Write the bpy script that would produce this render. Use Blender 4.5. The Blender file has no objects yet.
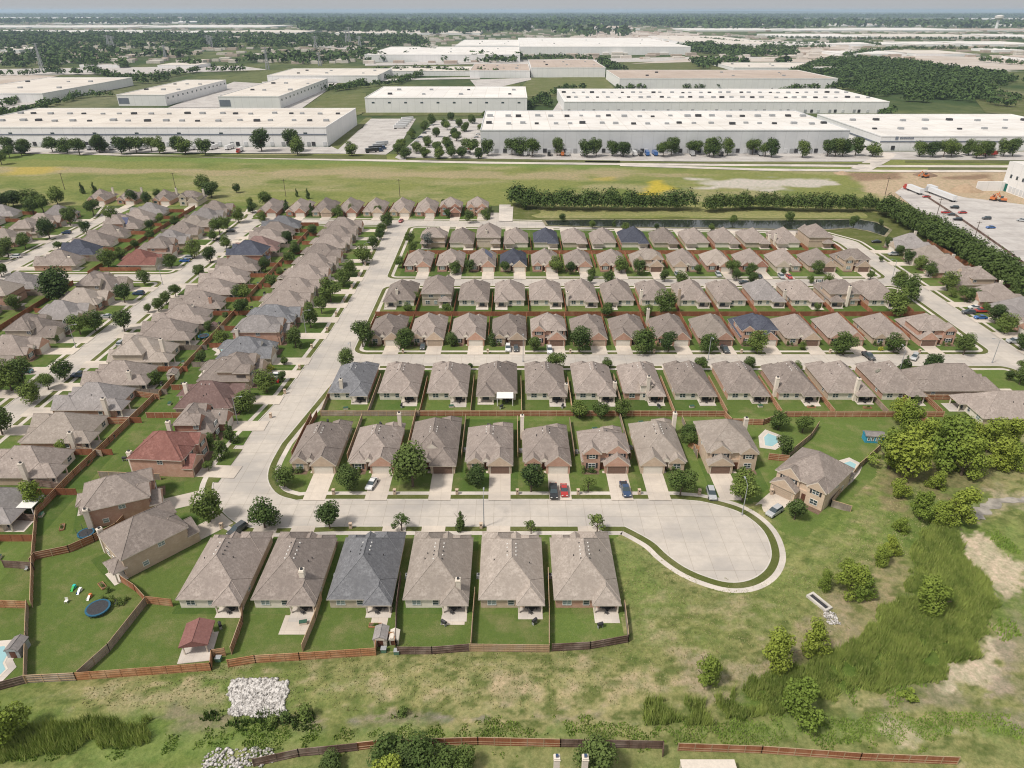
import bpy, math, random
import numpy as np
from mathutils import Vector
from mathutils.geometry import tessellate_polygon
R=math.radians; PI=math.pi; HAZE=5e-5
SC=bpy.context.scene
COL=SC.collection
random.seed(7)
# ---------------------------------------------------------------- camera, sky, sun, exposure
F=700.0; P=R(28.1); H=105.0
cam=bpy.data.cameras.new('camera'); cam.sensor_width=36; cam.lens=F/1024*36; cam.clip_end=120000; cam.clip_start=1
co=bpy.data.objects.new('camera',cam); COL.objects.link(co); co.location=(0,0,H); co.rotation_euler=(PI/2-P,0,0); SC.camera=co
W=bpy.data.worlds.new('World'); SC.world=W; W.use_nodes=True
nt=W.node_tree; bg=nt.nodes['Background']
sk=nt.nodes.new('ShaderNodeTexSky'); sk.sky_type='NISHITA'; sk.sun_disc=False
SUN_EL=56; SUN_AZ=-122      # azimuth measured from +Y (away from the camera), positive to the right
sk.sun_elevation=R(SUN_EL); sk.sun_rotation=R(SUN_AZ); sk.air_density=1.0; sk.dust_density=4.0; sk.ozone_density=1.0
hs=nt.nodes.new('ShaderNodeHueSaturation'); hs.inputs['Saturation'].default_value=0.35; hs.inputs['Value'].default_value=1.3
nt.links.new(sk.outputs[0],hs.inputs['Color']); 
cl=nt.nodes.new('ShaderNodeMix'); cl.data_type='RGBA'; cl.inputs[0].default_value=.7      # high thin overcast over the blue sky
nt.links.new(hs.outputs[0],cl.inputs[6]); cl.inputs[7].default_value=(8.0,8.05,8.2,1); nt.links.new(cl.outputs[2],bg.inputs[0]); bg.inputs[1].default_value=0.105
sl=bpy.data.lights.new('sun','SUN'); sl.energy=4.6; sl.angle=R(8); sl.color=(1,.935,.85)
so=bpy.data.objects.new('sun',sl); COL.objects.link(so)
d=Vector((math.sin(R(SUN_AZ))*math.cos(R(SUN_EL)),math.cos(R(SUN_AZ))*math.cos(R(SUN_EL)),math.sin(R(SUN_EL))))
so.rotation_euler=d.to_track_quat('Z','Y').to_euler(); so.location=(0,0,300)
SC.view_settings.view_transform='Standard'; SC.view_settings.look='None'; SC.view_settings.gamma=1; SC.view_settings.exposure=-0.42
try: SC.view_settings.use_curve_mapping=False
except Exception: pass
SC.render.engine='CYCLES'; SC.cycles.filter_width=1.1; SC.cycles.max_bounces=5; SC.cycles.diffuse_bounces=3; SC.cycles.glossy_bounces=2; SC.cycles.volume_bounces=1
SC.cycles.use_denoising=True; SC.cycles.denoiser='OPENIMAGEDENOISE'
# ---------------------------------------------------------------- helpers
def at(x,y,z=0.0):
    v=(y-384)/F; u=(x-512)/F; t=(H-z)/(math.sin(P)+v*math.cos(P))
    return (u*t, t*(math.cos(P)-v*math.sin(P)))
def ang(y): return P+math.atan((y-384)/F)
def lin(*c): return tuple(((v/255)/12.92 if v/255<=.04045 else ((v/255+.055)/1.055)**2.4) for v in c)+(1,)
def O(name,data,parent=None,loc=None,rz=0,kind=None,label=None,cat=None,group=None):
    o=bpy.data.objects.new(name,data); COL.objects.link(o)
    if parent: o.parent=parent
    if loc is not None: o.location=loc
    if rz: o.rotation_euler=(0,0,rz)
    if kind: o['kind']=kind
    if label: o['label']=label
    if cat: o['category']=cat
    if group: o['group']=group
    return o
_on='first second third fourth fifth sixth seventh eighth ninth tenth eleventh twelfth thirteenth fourteenth fifteenth sixteenth seventeenth eighteenth nineteenth'.split()
_tn='twenty thirty forty fifty sixty seventy eighty ninety'.split()
def ordn(i):   # 1-based
    if i<20: return _on[i-1]
    t,u=divmod(i,10)
    return (_tn[t-2][:-1]+'ieth') if u==0 else _tn[t-2]+'-'+_on[u-1]
class G:
    def __init__(s): s.v=[]; s.f=[]; s.m=[]
    def q(s,pts,m=0):
        n=len(s.v); s.v+=[tuple(p) for p in pts]; s.f.append(tuple(range(n,n+len(pts)))); s.m.append(m)
    def box(s,x0,x1,y0,y1,z0,z1,m=0,bottom=False):
        n=len(s.v)
        s.v+=[(x0,y0,z0),(x1,y0,z0),(x1,y1,z0),(x0,y1,z0),(x0,y0,z1),(x1,y0,z1),(x1,y1,z1),(x0,y1,z1)]
        fs=[(0,1,5,4),(1,2,6,5),(2,3,7,6),(3,0,4,7),(4,5,6,7),(3,2,1,0)]
        mm=m if isinstance(m,(list,tuple)) else [m]*6
        for f,k in zip(fs,mm): s.f.append(tuple(n+i for i in f)); s.m.append(k)
    def obox(s,p0,p1,w,z0,z1,m=0):   # bar between two plan points
        dx,dy=p1[0]-p0[0],p1[1]-p0[1]; L=math.hypot(dx,dy) or 1; nx,ny=-dy/L*w/2,dx/L*w/2
        n=len(s.v)
        for z in (z0,z1): s.v+=[(p0[0]-nx,p0[1]-ny,z),(p1[0]-nx,p1[1]-ny,z),(p1[0]+nx,p1[1]+ny,z),(p0[0]+nx,p0[1]+ny,z)]
        for f in [(0,1,5,4),(1,2,6,5),(2,3,7,6),(3,0,4,7),(4,5,6,7),(3,2,1,0)]: s.f.append(tuple(n+i for i in f)); s.m.append(m)
    def tube(s,p0,p1,r0,r1,k=6,m=0):
        a=Vector(p0); b=Vector(p1); d=(b-a).normalized(); u=d.orthogonal().normalized(); w=d.cross(u); n=len(s.v)
        for c,r in ((a,r0),(b,r1)):
            for i in range(k):
                t=2*PI*i/k; s.v.append(tuple(c+u*math.cos(t)*r+w*math.sin(t)*r))
        for i in range(k): j=(i+1)%k; s.f.append((n+i,n+j,n+k+j,n+k+i)); s.m.append(m)
        s.f.append(tuple(n+k+i for i in range(k))); s.m.append(m)
        s.f.append(tuple(n+i for i in reversed(range(k)))); s.m.append(m)
    def hip(s,x0,x1,y0,y1,z,p=.78,m=0,f='h',b='h',ax='y',ov=.45,trim=1,gm=2,th=.2):
        """roof solid over a rectangle; f/b are the low / high ends of the ridge axis: h(ip) or g(able)"""
        if ax=='x':
            t=G(); t.hip(y0,y1,x0,x1,z,p,m,f,b,'y',ov,trim,gm,th)
            n=len(s.v); s.v+=[(q[1],q[0],q[2]) for q in t.v]; s.f+=[tuple(n+i for i in reversed(ff)) for ff in t.f]; s.m+=t.m; return max(q[2] for q in t.v)
        gi=.25 if ov>.3 else ov
        x0-=ov;x1+=ov; y0-=ov if f=='h' else gi; y1+=ov if b=='h' else gi
        w=(x1-x0)/2; h=w*p; xm=(x0+x1)/2; z-=ov*p; z0=z-th
        ra=y0+(w if f=='h' else 0); rb=y1-(w if b=='h' else 0)
        if ra>rb: ra=rb=(ra+rb)/2
        n=len(s.v)
        s.v+=[(x0,y0,z0),(x1,y0,z0),(x1,y1,z0),(x0,y1,z0),(x0,y0,z),(x1,y0,z),(x1,y1,z),(x0,y1,z),(xm,ra,z+h),(xm,rb,z+h)]
        fs=[((3,2,1,0),trim),((0,1,5,4),trim),((1,2,6,5),trim),((2,3,7,6),trim),((3,0,4,7),trim),
            ((5,6,9,8),m),((7,4,8,9),m),((4,5,8),m if f=='h' else trim),((6,7,9),m if b=='h' else trim)]
        for a,k in fs: s.f.append(tuple(n+i for i in a)); s.m.append(k)
        tt=s.v[n+4:n+10]
        for i_,j_ in ((4,5),(0,4) if f=='h' else (4,4),(1,4) if f=='h' else (4,4),(2,5) if b=='h' else (4,4),(3,5) if b=='h' else (4,4)):
            A_,B_=Vector(tt[i_]),Vector(tt[j_])
            if i_!=j_ and (B_-A_).length>.3: s.tube(A_,B_,.085,.085,4,m)
        for e,yy,sg in ((f,y0,-1),(b,y1,1)):
            if e=='g':
                k=.22; yv=yy+sg*.02
                t=[(x0+k*2,yv,z0+.0),(x1-k*2,yv,z0+.0),(x1-k*2,yv,z+.12),(xm,yv,z+h-k*1.1),(x0+k*2,yv,z+.12)]
                s.q(t if sg<0 else t[::-1],gm)
        return z+h
    def mesh(s,name,mats):
        me=bpy.data.meshes.new(name); me.from_pydata(s.v,[],s.f)
        for m in mats: me.materials.append(m)
        if len(mats)>1: me.polygons.foreach_set('material_index',s.m)
        me.update(); return me
    def ob(s,name,mats,parent=None,**k):
        if not isinstance(mats,(list,tuple)): mats=[mats]
        return O(name,s.mesh(name,mats),parent,**k)
def np_mesh(name,v,f,mats,midx=None,col=None,smooth=False):
    me=bpy.data.meshes.new(name); v=np.asarray(v,dtype=np.float32); f=np.asarray(f,dtype=np.int32); k=f.shape[1]
    me.vertices.add(len(v)); me.vertices.foreach_set('co',v.ravel()); me.loops.add(f.size); me.loops.foreach_set('vertex_index',f.ravel())
    me.polygons.add(len(f)); me.polygons.foreach_set('loop_start',np.arange(0,f.size,k,dtype=np.int32))
    for m in mats: me.materials.append(m)
    if midx is not None: me.polygons.foreach_set('material_index',np.asarray(midx,dtype=np.int32))
    if smooth: me.polygons.foreach_set('use_smooth',np.ones(len(f),dtype=bool))
    me.update(calc_edges=True)
    if col is not None:
        a=me.color_attributes.new('Col','FLOAT_COLOR','POINT'); c=np.ones((len(v),4),dtype=np.float32); c[:,:3]=col; a.data.foreach_set('color',c.ravel())
    return me
def fbm(x,y,scale,octs=4,seed=0):
    x=np.asarray(x,float); y=np.asarray(y,float); out=np.zeros(x.shape); amp=1; tot=0
    for o in range(octs):
        rs=np.random.RandomState(seed*31+o); T=rs.rand(256,256)
        u=x/scale*2**o+o*17.3; v=y/scale*2**o+o*9.1; iu=np.floor(u).astype(int); iv=np.floor(v).astype(int)
        fu=u-iu; fv=v-iv; fu=fu*fu*(3-2*fu); fv=fv*fv*(3-2*fv)
        a=T[iu%256,iv%256]; b=T[(iu+1)%256,iv%256]; c=T[iu%256,(iv+1)%256]; d=T[(iu+1)%256,(iv+1)%256]
        out+=amp*((a*(1-fu)+b*fu)*(1-fv)+(c*(1-fu)+d*fu)*fv); tot+=amp; amp*=.55
    return out/tot
def sdist(x,y,poly):   # signed distance (inside positive)
    x=np.asarray(x,float); y=np.asarray(y,float); dmin=np.full(x.shape,1e9); ins=np.zeros(x.shape,bool); n=len(poly)
    for i in range(n):
        ax,ay=poly[i]; bx,by=poly[(i+1)%n]; ex,ey=bx-ax,by-ay; L=ex*ex+ey*ey+1e-9
        t=np.clip(((x-ax)*ex+(y-ay)*ey)/L,0,1); dmin=np.minimum(dmin,np.hypot(x-ax-t*ex,y-ay-t*ey))
        c=((ay>y)!=(by>y))&(x<(bx-ax)*(y-ay)/((by-ay) if by!=ay else 1e-9)+ax); ins^=c
    return np.where(ins,dmin,-dmin)
def px(l,z=0): return [at(a,b,z) for a,b in l]
# ---------------------------------------------------------------- materials
def newmat(name,rough=.9,spec=.2):
    m=bpy.data.materials.new(name); m.use_nodes=True; n=m.node_tree; b=n.nodes['Principled BSDF']
    b.inputs['Roughness'].default_value=rough
    b.inputs['Specular IOR Level'].default_value=spec
    return m,n,b
def mixc(n,fac,a,b,typ='MIX'):
    x=n.nodes.new('ShaderNodeMix'); x.data_type='RGBA'; x.blend_type=typ
    for s,v in ((0,fac),(6,a),(7,b)):
        if hasattr(v,'links'): n.links.new(v,x.inputs[s])
        else: x.inputs[s].default_value=v if s==0 else (tuple(v)+(1,))[:4]
    return x.outputs[2]
def noise(n,vec,scale,det=3,rough=.6):
    x=n.nodes.new('ShaderNodeTexNoise'); x.inputs['Scale'].default_value=scale; x.inputs['Detail'].default_value=det; x.inputs['Roughness'].default_value=rough
    n.links.new(vec,x.inputs['Vector']); return x.outputs[0]
def ramp(n,fac,lo,hi):
    x=n.nodes.new('ShaderNodeMapRange'); n.links.new(fac,x.inputs[0]); x.inputs[1].default_value=lo; x.inputs[2].default_value=hi; return x.outputs[0]
def coord(n,which='Object',sc=(1,1,1)):
    c=n.nodes.new('ShaderNodeNewGeometry').outputs['Position'] if which=='World' else n.nodes.new('ShaderNodeTexCoord').outputs[which]
    mp=n.nodes.new('ShaderNodeMapping'); mp.inputs['Scale'].default_value=sc; n.links.new(c,mp.inputs[0]); return mp.outputs[0]
def objrand(n,col,lo,hi):
    oi=n.nodes.new('ShaderNodeObjectInfo'); v=ramp(n,oi.outputs['Random'],0,1)
    mr=v.node; mr.inputs[3].default_value=lo; mr.inputs[4].default_value=hi
    c=n.nodes.new('ShaderNodeCombineXYZ')
    for i in range(3): n.links.new(v,c.inputs[i])
    return mixc(n,1.0,col,c.outputs[0],'MULTIPLY')
def M(name,c1,c2=None,sc=1.0,lo=.35,hi=.65,which='Object',rough=.9,spec=.15,det=4,rnd=None,c3=None,sc3=.1,str3=(1,1,1),bump=0,stretch=(1,1,1)):
    m,n,b=newmat(name,rough,spec); c1=tuple(c1[:3])
    if c2 is None:
        if rnd: n.links.new(objrand(n,mixc(n,0.0,c1,c1),*rnd),b.inputs['Base Color'])
        else: b.inputs['Base Color'].default_value=c1+(1,)
        return m
    v=coord(n,which,stretch); f=ramp(n,noise(n,v,sc,det),lo,hi); c=mixc(n,f,c1,tuple(c2[:3]))
    if c3: c=mixc(n,ramp(n,noise(n,coord(n,which,str3),sc3,3),.42,.68),c,tuple(c3[:3]))
    if rnd: c=objrand(n,c,*rnd)
    n.links.new(c,b.inputs['Base Color'])
    if bump:
        bp=n.nodes.new('ShaderNodeBump'); bp.inputs['Strength'].default_value=bump; bp.inputs['Distance'].default_value=.1
        n.links.new(f,bp.inputs['Height']); n.links.new(bp.outputs[0],b.inputs['Normal'])
    return m
def shingle(name,a,b_,c):
    m,n,b=newmat(name,.95,.1); tc=n.nodes.new('ShaderNodeTexCoord'); sp=n.nodes.new('ShaderNodeSeparateXYZ'); n.links.new(tc.outputs['Object'],sp.inputs[0])
    ad=n.nodes.new('ShaderNodeMath'); ad.operation='ADD'; n.links.new(sp.outputs[0],ad.inputs[0]); n.links.new(sp.outputs[1],ad.inputs[1])
    cb=n.nodes.new('ShaderNodeCombineXYZ'); n.links.new(ad.outputs[0],cb.inputs[0]); n.links.new(sp.outputs[2],cb.inputs[1])
    br=n.nodes.new('ShaderNodeTexBrick'); n.links.new(cb.outputs[0],br.inputs['Vector'])
    br.inputs['Scale'].default_value=1; br.inputs['Brick Width'].default_value=.75; br.inputs['Row Height'].default_value=.2; br.inputs['Mortar Size'].default_value=.012
    br.inputs['Color1'].default_value=a[:3]+(1,); br.inputs['Color2'].default_value=b_[:3]+(1,); br.inputs['Mortar'].default_value=tuple(x*.7 for x in a[:3])+(1,)
    f=ramp(n,noise(n,coord(n,'Object',(1,1,1)),1.7,5,.85),.44,.60)
    col=mixc(n,f,br.outputs['Color'],c[:3]); col=mixc(n,ramp(n,noise(n,coord(n,'Object'),.35,2),.3,.75),col,tuple(x*.78 for x in a[:3]))
    n.links.new(objrand(n,col,.76,1.16),b.inputs['Base Color']); return m
def brick(name,a,b_,mo,w=.5,h=.17):
    m,n,b=newmat(name,.9,.15); tc=n.nodes.new('ShaderNodeTexCoord'); sp=n.nodes.new('ShaderNodeSeparateXYZ'); n.links.new(tc.outputs['Object'],sp.inputs[0])
    ad=n.nodes.new('ShaderNodeMath'); ad.operation='ADD'; n.links.new(sp.outputs[0],ad.inputs[0]); n.links.new(sp.outputs[1],ad.inputs[1])
    cb=n.nodes.new('ShaderNodeCombineXYZ'); n.links.new(ad.outputs[0],cb.inputs[0]); n.links.new(sp.outputs[2],cb.inputs[1])
    br=n.nodes.new('ShaderNodeTexBrick'); n.links.new(cb.outputs[0],br.inputs['Vector']); br.inputs['Scale'].default_value=1
    br.inputs['Brick Width'].default_value=w; br.inputs['Row Height'].default_value=h; br.inputs['Mortar Size'].default_value=.02
    br.inputs['Color1'].default_value=a[:3]+(1,); br.inputs['Color2'].default_value=b_[:3]+(1,); br.inputs['Mortar'].default_value=mo[:3]+(1,)
    col=mixc(n,ramp(n,noise(n,coord(n,'Object'),.8,4),.35,.75),br.outputs['Color'],tuple(x*.8 for x in a[:3]))
    n.links.new(objrand(n,col,.9,1.1),b.inputs['Base Color']); return m
MR={'b':shingle('roof_shingle_brown',(.315,.265,.237),(.228,.190,.168),(.41,.352,.315)),
    'g':shingle('roof_shingle_grey',(.30,.275,.265),(.22,.20,.195),(.38,.35,.34)),
    'u':shingle('roof_shingle_blue_grey',(.195,.196,.208),(.138,.14,.152),(.27,.272,.285)),
    'd':shingle('roof_shingle_dark',(.085,.09,.12),(.06,.066,.09),(.13,.14,.17)),
    'r':shingle('roof_shingle_red',(.235,.11,.092),(.175,.078,.066),(.31,.16,.135)),
    'm':shingle('roof_shingle_maroon',(.25,.165,.15),(.19,.12,.11),(.33,.23,.21)),
    't':shingle('roof_shingle_tan',(.355,.305,.265),(.27,.23,.20),(.44,.385,.34))}
RN={'b':'brown','g':'grey','u':'blue-grey','d':'dark blue-grey','r':'red','m':'maroon','t':'tan'}
MB={'p':brick('brick_pink',(.56,.32,.235),(.44,.25,.18),(.56,.46,.39)),
    't':brick('brick_tan',(.60,.46,.345),(.48,.36,.27),(.62,.54,.45)),
    'r':brick('brick_red',(.42,.20,.14),(.33,.15,.105),(.48,.38,.32)),
    'c':brick('brick_cream',(.56,.48,.38),(.46,.39,.31),(.6,.54,.46)),
    's':brick('brick_stone',(.50,.41,.33),(.38,.31,.25),(.56,.49,.42),.6,.3)}
BN={'p':'pink brick','t':'tan brick','r':'red brick','c':'cream brick','s':'brown stone'}
m_siding=M('siding_cream',(.80,.74,.65),(.73,.67,.585),1.5,rnd=(.9,1.08))
m_trim=M('trim_cream',(.66,.59,.51),(.58,.52,.45),2)
m_white=M('paint_white',(.78,.77,.74),(.72,.71,.68),2)
m_gar=[M('garage_paint_white',(.72,.67,.60),(.66,.62,.56),3),M('garage_paint_tan',(.44,.35,.27),(.4,.32,.25),3),M('garage_paint_brown',(.20,.13,.10),(.17,.11,.085),3)]
m_door=M('door_paint',(.14,.06,.04),(.10,.045,.03),2,rough=.5)
m_glass,_n,_b=newmat('window_glass',.12,.6); _b.inputs['Base Color'].default_value=(.05,.07,.08,1)
m_blind=M('window_blind_glass',(.30,.36,.36),(.16,.20,.21),2,rough=.25,spec=.5)
m_chim=M('chimney_siding',(.78,.70,.61),(.70,.63,.54),2,rnd=(.85,1.1))
m_dark=M('dark_metal',(.03,.03,.033),(.05,.05,.055),4,rough=.5,spec=.4)
m_metal=M('grey_metal',(.36,.37,.38),(.28,.29,.30),3,rough=.45,spec=.5)
m_street=None
def concrete(name,a,b_,jw,jh,which='World',stain=(.40,.37,.34),mort=.03):
    m,n,b=newmat(name,.92,.15); v=coord(n,which)
    c=mixc(n,ramp(n,noise(n,v,.5,5,.7),.3,.7),a,b_); c=mixc(n,ramp(n,noise(n,coord(n,which,(.6,1,1)),.09,4,.6),.44,.68),c,stain)
    br=n.nodes.new('ShaderNodeTexBrick'); n.links.new(v,br.inputs['Vector']); br.offset=0; br.inputs['Scale'].default_value=1; br.inputs['Brick Width'].default_value=jw; br.inputs['Row Height'].default_value=jh
    br.inputs['Mortar Size'].default_value=mort; br.inputs['Mortar Smooth'].default_value=.3
    br.inputs['Color1'].default_value=(1,1,1,1); br.inputs['Color2'].default_value=(.94,.94,.95,1); br.inputs['Mortar'].default_value=(.78,.76,.73,1)
    c=mixc(n,1.0,c,br.outputs['Color'],'MULTIPLY')
    c=mixc(n,ramp(n,noise(n,v,2.6,6,.8),.66,.74),c,tuple(x*.62 for x in a))
    n.links.new(c,b.inputs['Base Color']); return m
m_street=concrete('street_concrete',(.57,.515,.455),(.48,.435,.38),4.3,4.5,mort=.07)
m_walk=concrete('sidewalk_concrete',(.66,.60,.53),(.58,.52,.46),1.5,1.5,mort=.02)
m_drive=concrete('driveway_concrete',(.66,.58,.49),(.57,.50,.425),2.9,3.1,'World',(.45,.40,.35))
m_kerb=M('kerb_concrete',(.60,.56,.51),(.48,.45,.41),.7,which='World')
m_pave=concrete('yard_concrete',(.56,.53,.50),(.47,.44,.41),12,12,'World',(.38,.35,.33),.15)
def grass(name,a,b_,c,rnd=(.85,1.15),s=1.0):
    m,n,b=newmat(name,1,.05); v=coord(n,'World')
    x=mixc(n,ramp(n,noise(n,v,.9*s,5,.75),.35,.65),a,b_); x=mixc(n,ramp(n,noise(n,v,.16*s,4,.65),.48,.70),x,c)
    x=mixc(n,ramp(n,noise(n,v,6*s,2,.8),.35,.75),x,tuple(t*.72 for t in a))
    n.links.new(objrand(n,x,*rnd),b.inputs['Base Color'])
    bp=n.nodes.new('ShaderNodeBump'); bp.inputs['Strength'].default_value=.35; bp.inputs['Distance'].default_value=.15
    n.links.new(noise(n,v,3,3,.8),bp.inputs['Height']); n.links.new(bp.outputs[0],b.inputs['Normal']); return m
m_lawn=grass('lawn_grass',(.100,.148,.036),(.135,.180,.048),(.225,.212,.095))
m_lawng=grass('lawn_grass_rich',(.072,.120,.028),(.10,.152,.037),(.16,.175,.065),(.85,1.2))
m_verge=grass('verge_grass',(.105,.125,.035),(.14,.155,.05),(.22,.21,.10),(.9,1.1))
m_bark=M('tree_bark',(.14,.11,.085),(.08,.062,.048),6,rough=1)
def leafmat(name,a,b_,c,rnd=(.75,1.25)):
    m,n,b=newmat(name,.75,.12); v=coord(n,'Object')
    x=mixc(n,ramp(n,noise(n,v,.9,3,.6),.36,.64),a,b_); x=mixc(n,ramp(n,noise(n,v,3.5,2,.7),.5,.8),x,c)
    oi=n.nodes.new('ShaderNodeObjectInfo'); x=mixc(n,ramp(n,oi.outputs['Random'],0,2.2),x,tuple(t*k for t,k in zip(b_,(1.5,1.15,.9))))
    n.links.new(objrand(n,x,*rnd),b.inputs['Base Color'])
    return m
m_leaf=leafmat('leaves_dark',(.048,.085,.026),(.075,.118,.036),(.12,.165,.055))
m_leafb=leafmat('leaves_mid',(.060,.105,.028),(.095,.145,.038),(.145,.19,.06))
m_leafw=leafmat('leaves_willow',(.125,.185,.032),(.18,.25,.045),(.24,.31,.065),(.88,1.12))
m_leafs=leafmat('leaves_silver',(.14,.17,.15),(.19,.22,.20),(.26,.28,.26))
def woodmat(name,a,b_,c):
    m,n,b=newmat(name,.95,.1); f=ramp(n,noise(n,coord(n,'Object',(6,6,.15)),1.0,2,.8),.3,.7); x=mixc(n,f,a,b_)
    x=mixc(n,ramp(n,noise(n,coord(n,'Object',(.35,.35,.35)),1,3),.45,.7),x,c); n.links.new(objrand(n,x,.82,1.18),b.inputs['Base Color']); return m
MW={'r':woodmat('fence_wood_red',(.33,.135,.072),(.23,.09,.05),(.40,.20,.12)),
    'o':woodmat('fence_wood_orange',(.44,.23,.12),(.32,.15,.078),(.48,.31,.19)),
    'g':woodmat('fence_wood_grey',(.30,.25,.21),(.18,.145,.125),(.40,.34,.29)),
    'd':woodmat('fence_wood_dark',(.17,.11,.09),(.11,.075,.06),(.26,.20,.17)),
    't':woodmat('fence_wood_pale',(.50,.36,.23),(.38,.26,.16),(.44,.33,.24))}
WN={'r':'red-brown','o':'orange-brown','g':'weathered grey','d':'dark brown','t':'pale new'}
# ---------------------------------------------------------------- ground, streets, blocks
def sheet(name,poly,z,mat,kind='structure',thick=0,side=None):
    g=G(); n=len(poly); tri=tessellate_polygon([[Vector((p[0],p[1],0)) for p in poly]])
    g.v=[(p[0],p[1],z) for p in poly]
    for t in tri:
        a,b,c=[poly[i] for i in t]
        cr=(b[0]-a[0])*(c[1]-a[1])-(b[1]-a[1])*(c[0]-a[0])
        g.f.append(tuple(t) if cr>0 else tuple(reversed(t))); g.m.append(0)
    if thick:
        g.v+=[(p[0],p[1],z-thick) for p in poly]
        for i in range(n): j=(i+1)%n; g.f.append((i,j,n+j,n+i)); g.m.append(0)
    return g.ob(name,mat,kind=kind)
def fillet(pts):
    """pts: (x,y,r,street_flag of the edge that starts here) -> list of (x,y,flag)"""
    out=[]; n=len(pts)
    for i in range(n):
        p=pts[i]; r=p[2]
        if r<=0: out.append((p[0],p[1],p[3])); continue
        a=Vector(pts[i-1][:2])-Vector(p[:2]); b=Vector(pts[(i+1)%n][:2])-Vector(p[:2]); la,lb=a.length,b.length; a/=la; b/=lb
        th=a.angle(b); t=min(r/math.tan(th/2),la*.45,lb*.45); rr=t*math.tan(th/2); c=Vector(p[:2])+(a+b).normalized()*(rr/math.sin(th/2))
        s=Vector(p[:2])+a*t-c; e=Vector(p[:2])+b*t-c; k=7; a0=math.atan2(s.y,s.x); a1=math.atan2(e.y,e.x); da=(a1-a0+PI)%(2*PI)-PI
        fl=pts[i-1][3] and p[3]
        for q in range(k+1):
            an=a0+da*q/k; out.append((c.x+rr*math.cos(an),c.y+rr*math.sin(an),p[3] if q==k else (fl or p[3])))
    return out
def offset(poly,d):
    n=len(poly); A=sum(poly[i][0]*poly[(i+1)%n][1]-poly[(i+1)%n][0]*poly[i][1] for i in range(n)); sg=1 if A>0 else -1; out=[]
    for i in range(n):
        p0=Vector(poly[i-1][:2]); p=Vector(poly[i][:2]); p1=Vector(poly[(i+1)%n][:2]); e0=(p-p0).normalized(); e1=(p1-p).normalized()
        n0=Vector((-e0.y,e0.x))*sg; n1=Vector((-e1.y,e1.x))*sg; m=n0+n1; L=m.length
        if len(poly[i])>2:
            fa,fb=poly[i-1][2],poly[i][2]
            if fa and not fb: q=d/max(.3,abs(e1.dot(n0))); out.append((p.x+e1.x*q,p.y+e1.y*q)) if abs(e1.dot(n0))>.3 else out.append((p.x+n0.x*d,p.y+n0.y*d)); continue
            if fb and not fa: q=d/max(.3,abs(e0.dot(n1))); out.append((p.x-e0.x*q,p.y-e0.y*q)) if abs(e0.dot(n1))>.3 else out.append((p.x+n1.x*d,p.y+n1.y*d)); continue
            if not fa and not fb: out.append((p.x,p.y)); continue
        m=m/L if L>1e-3 else n0; k=d/max(.4,m.dot(n0)); out.append((p.x+m.x*k,p.y+m.y*k))
    return out
def ring(name,poly,d0,d1,z,mat):
    a=offset(poly,d0); b=offset(poly,d1); g=G(); n=len(poly)
    for i in range(n):
        if poly[i][2]:
            j=(i+1)%n; q=[a[i]+(z,),a[j]+(z,),b[j]+(z,),b[i]+(z,)]
            cr=(q[1][0]-q[0][0])*(q[2][1]-q[0][1])-(q[1][1]-q[0][1])*(q[2][0]-q[0][0])
            g.q(q if cr>0 else q[::-1])
    return g.ob(name,mat,kind='structure')
def block(pts,lawn=None):
    f=fillet(pts); sheet('block_kerb',f,.13,m_kerb,thick=.13)
    sheet('block_lawn',offset(f,.28),.134,lawn or m_lawn)
    ring('sidewalk',f,1.9,3.2,.142,m_walk); ring('verge',f,.28,1.9,.138,m_verge)
    return f
# the far ground, one sheet to the horizon
mg,n,b=newmat('ground_far',1,.03); v=coord(n,'World')
c=mixc(n,ramp(n,noise(n,coord(n,'World',(1,.6,1)),.004,6,.65),.42,.56),(.050,.078,.030),(.135,.15,.065))
c=mixc(n,ramp(n,noise(n,coord(n,'World',(1,.4,1)),.0016,4,.6),.56,.68),c,(.22,.21,.13))
c=mixc(n,ramp(n,noise(n,v,.06,4,.8),.5,.7),c,(.045,.07,.028))
c=mixc(n,ramp(n,noise(n,coord(n,'World',(1,.35,1)),.012,3,.7),.66,.70),c,(.40,.38,.34))
n.links.new(c,b.inputs['Base Color'])
g=G(); xs=[-60000,-4000,-700,400,900,4000,60000]; ys=[-300,600,2500,12000,60000]
for i in range(len(xs)-1):
    for j in range(len(ys)-1): g.q([(xs[i],ys[j],0),(xs[i+1],ys[j],0),(xs[i+1],ys[j+1],0),(xs[i],ys[j+1],0)])
g.ob('ground',mg,kind='structure')
sheet('street',[(-420,50),(235,50),(235,400),(-420,428)],.02,m_street)
bulbS=px([(560,527),(600,527),(622,528),(640,534),(655,543),(668,555),(685,567),(705,576),(728,582),(748,580),(763,571)])
bulbN=px([(770,558),(769,545),(763,532),(752,521),(737,512),(718,506),(700,502)])
elbow0=px([(318,527),(262,528),(243,525),(229,517),(219,505),(213,490),(217,476),(232,452),(246,435)])
def smooth(P_,k=4):
    out=[]; n=len(P_)
    for i in range(n-1):
        a,b,c,d_=[Vector(P_[max(0,min(n-1,j))]) for j in (i-1,i,i+1,i+2)]
        for q in range(k): t=q/k; v_=.5*((2*b)+(c-a)*t+(2*a-5*b+4*c-d_)*t*t+(3*b-a-3*c+d_)*t*t*t); out.append((v_.x,v_.y))
    return out+[tuple(P_[-1])]
bulbA=smooth([(26,127)]+bulbS[3:]+bulbN); elbow=smooth(elbow0)
inner=px([(700,502),(640,501.5)])
SI=at(267,480)
P1=[(-55.5,209.5,5,1),(167,209.5,5,1),(168,165,0,0),(420,165,0,0),(420,60,0,0),(7.2,60,0,0)]
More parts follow.
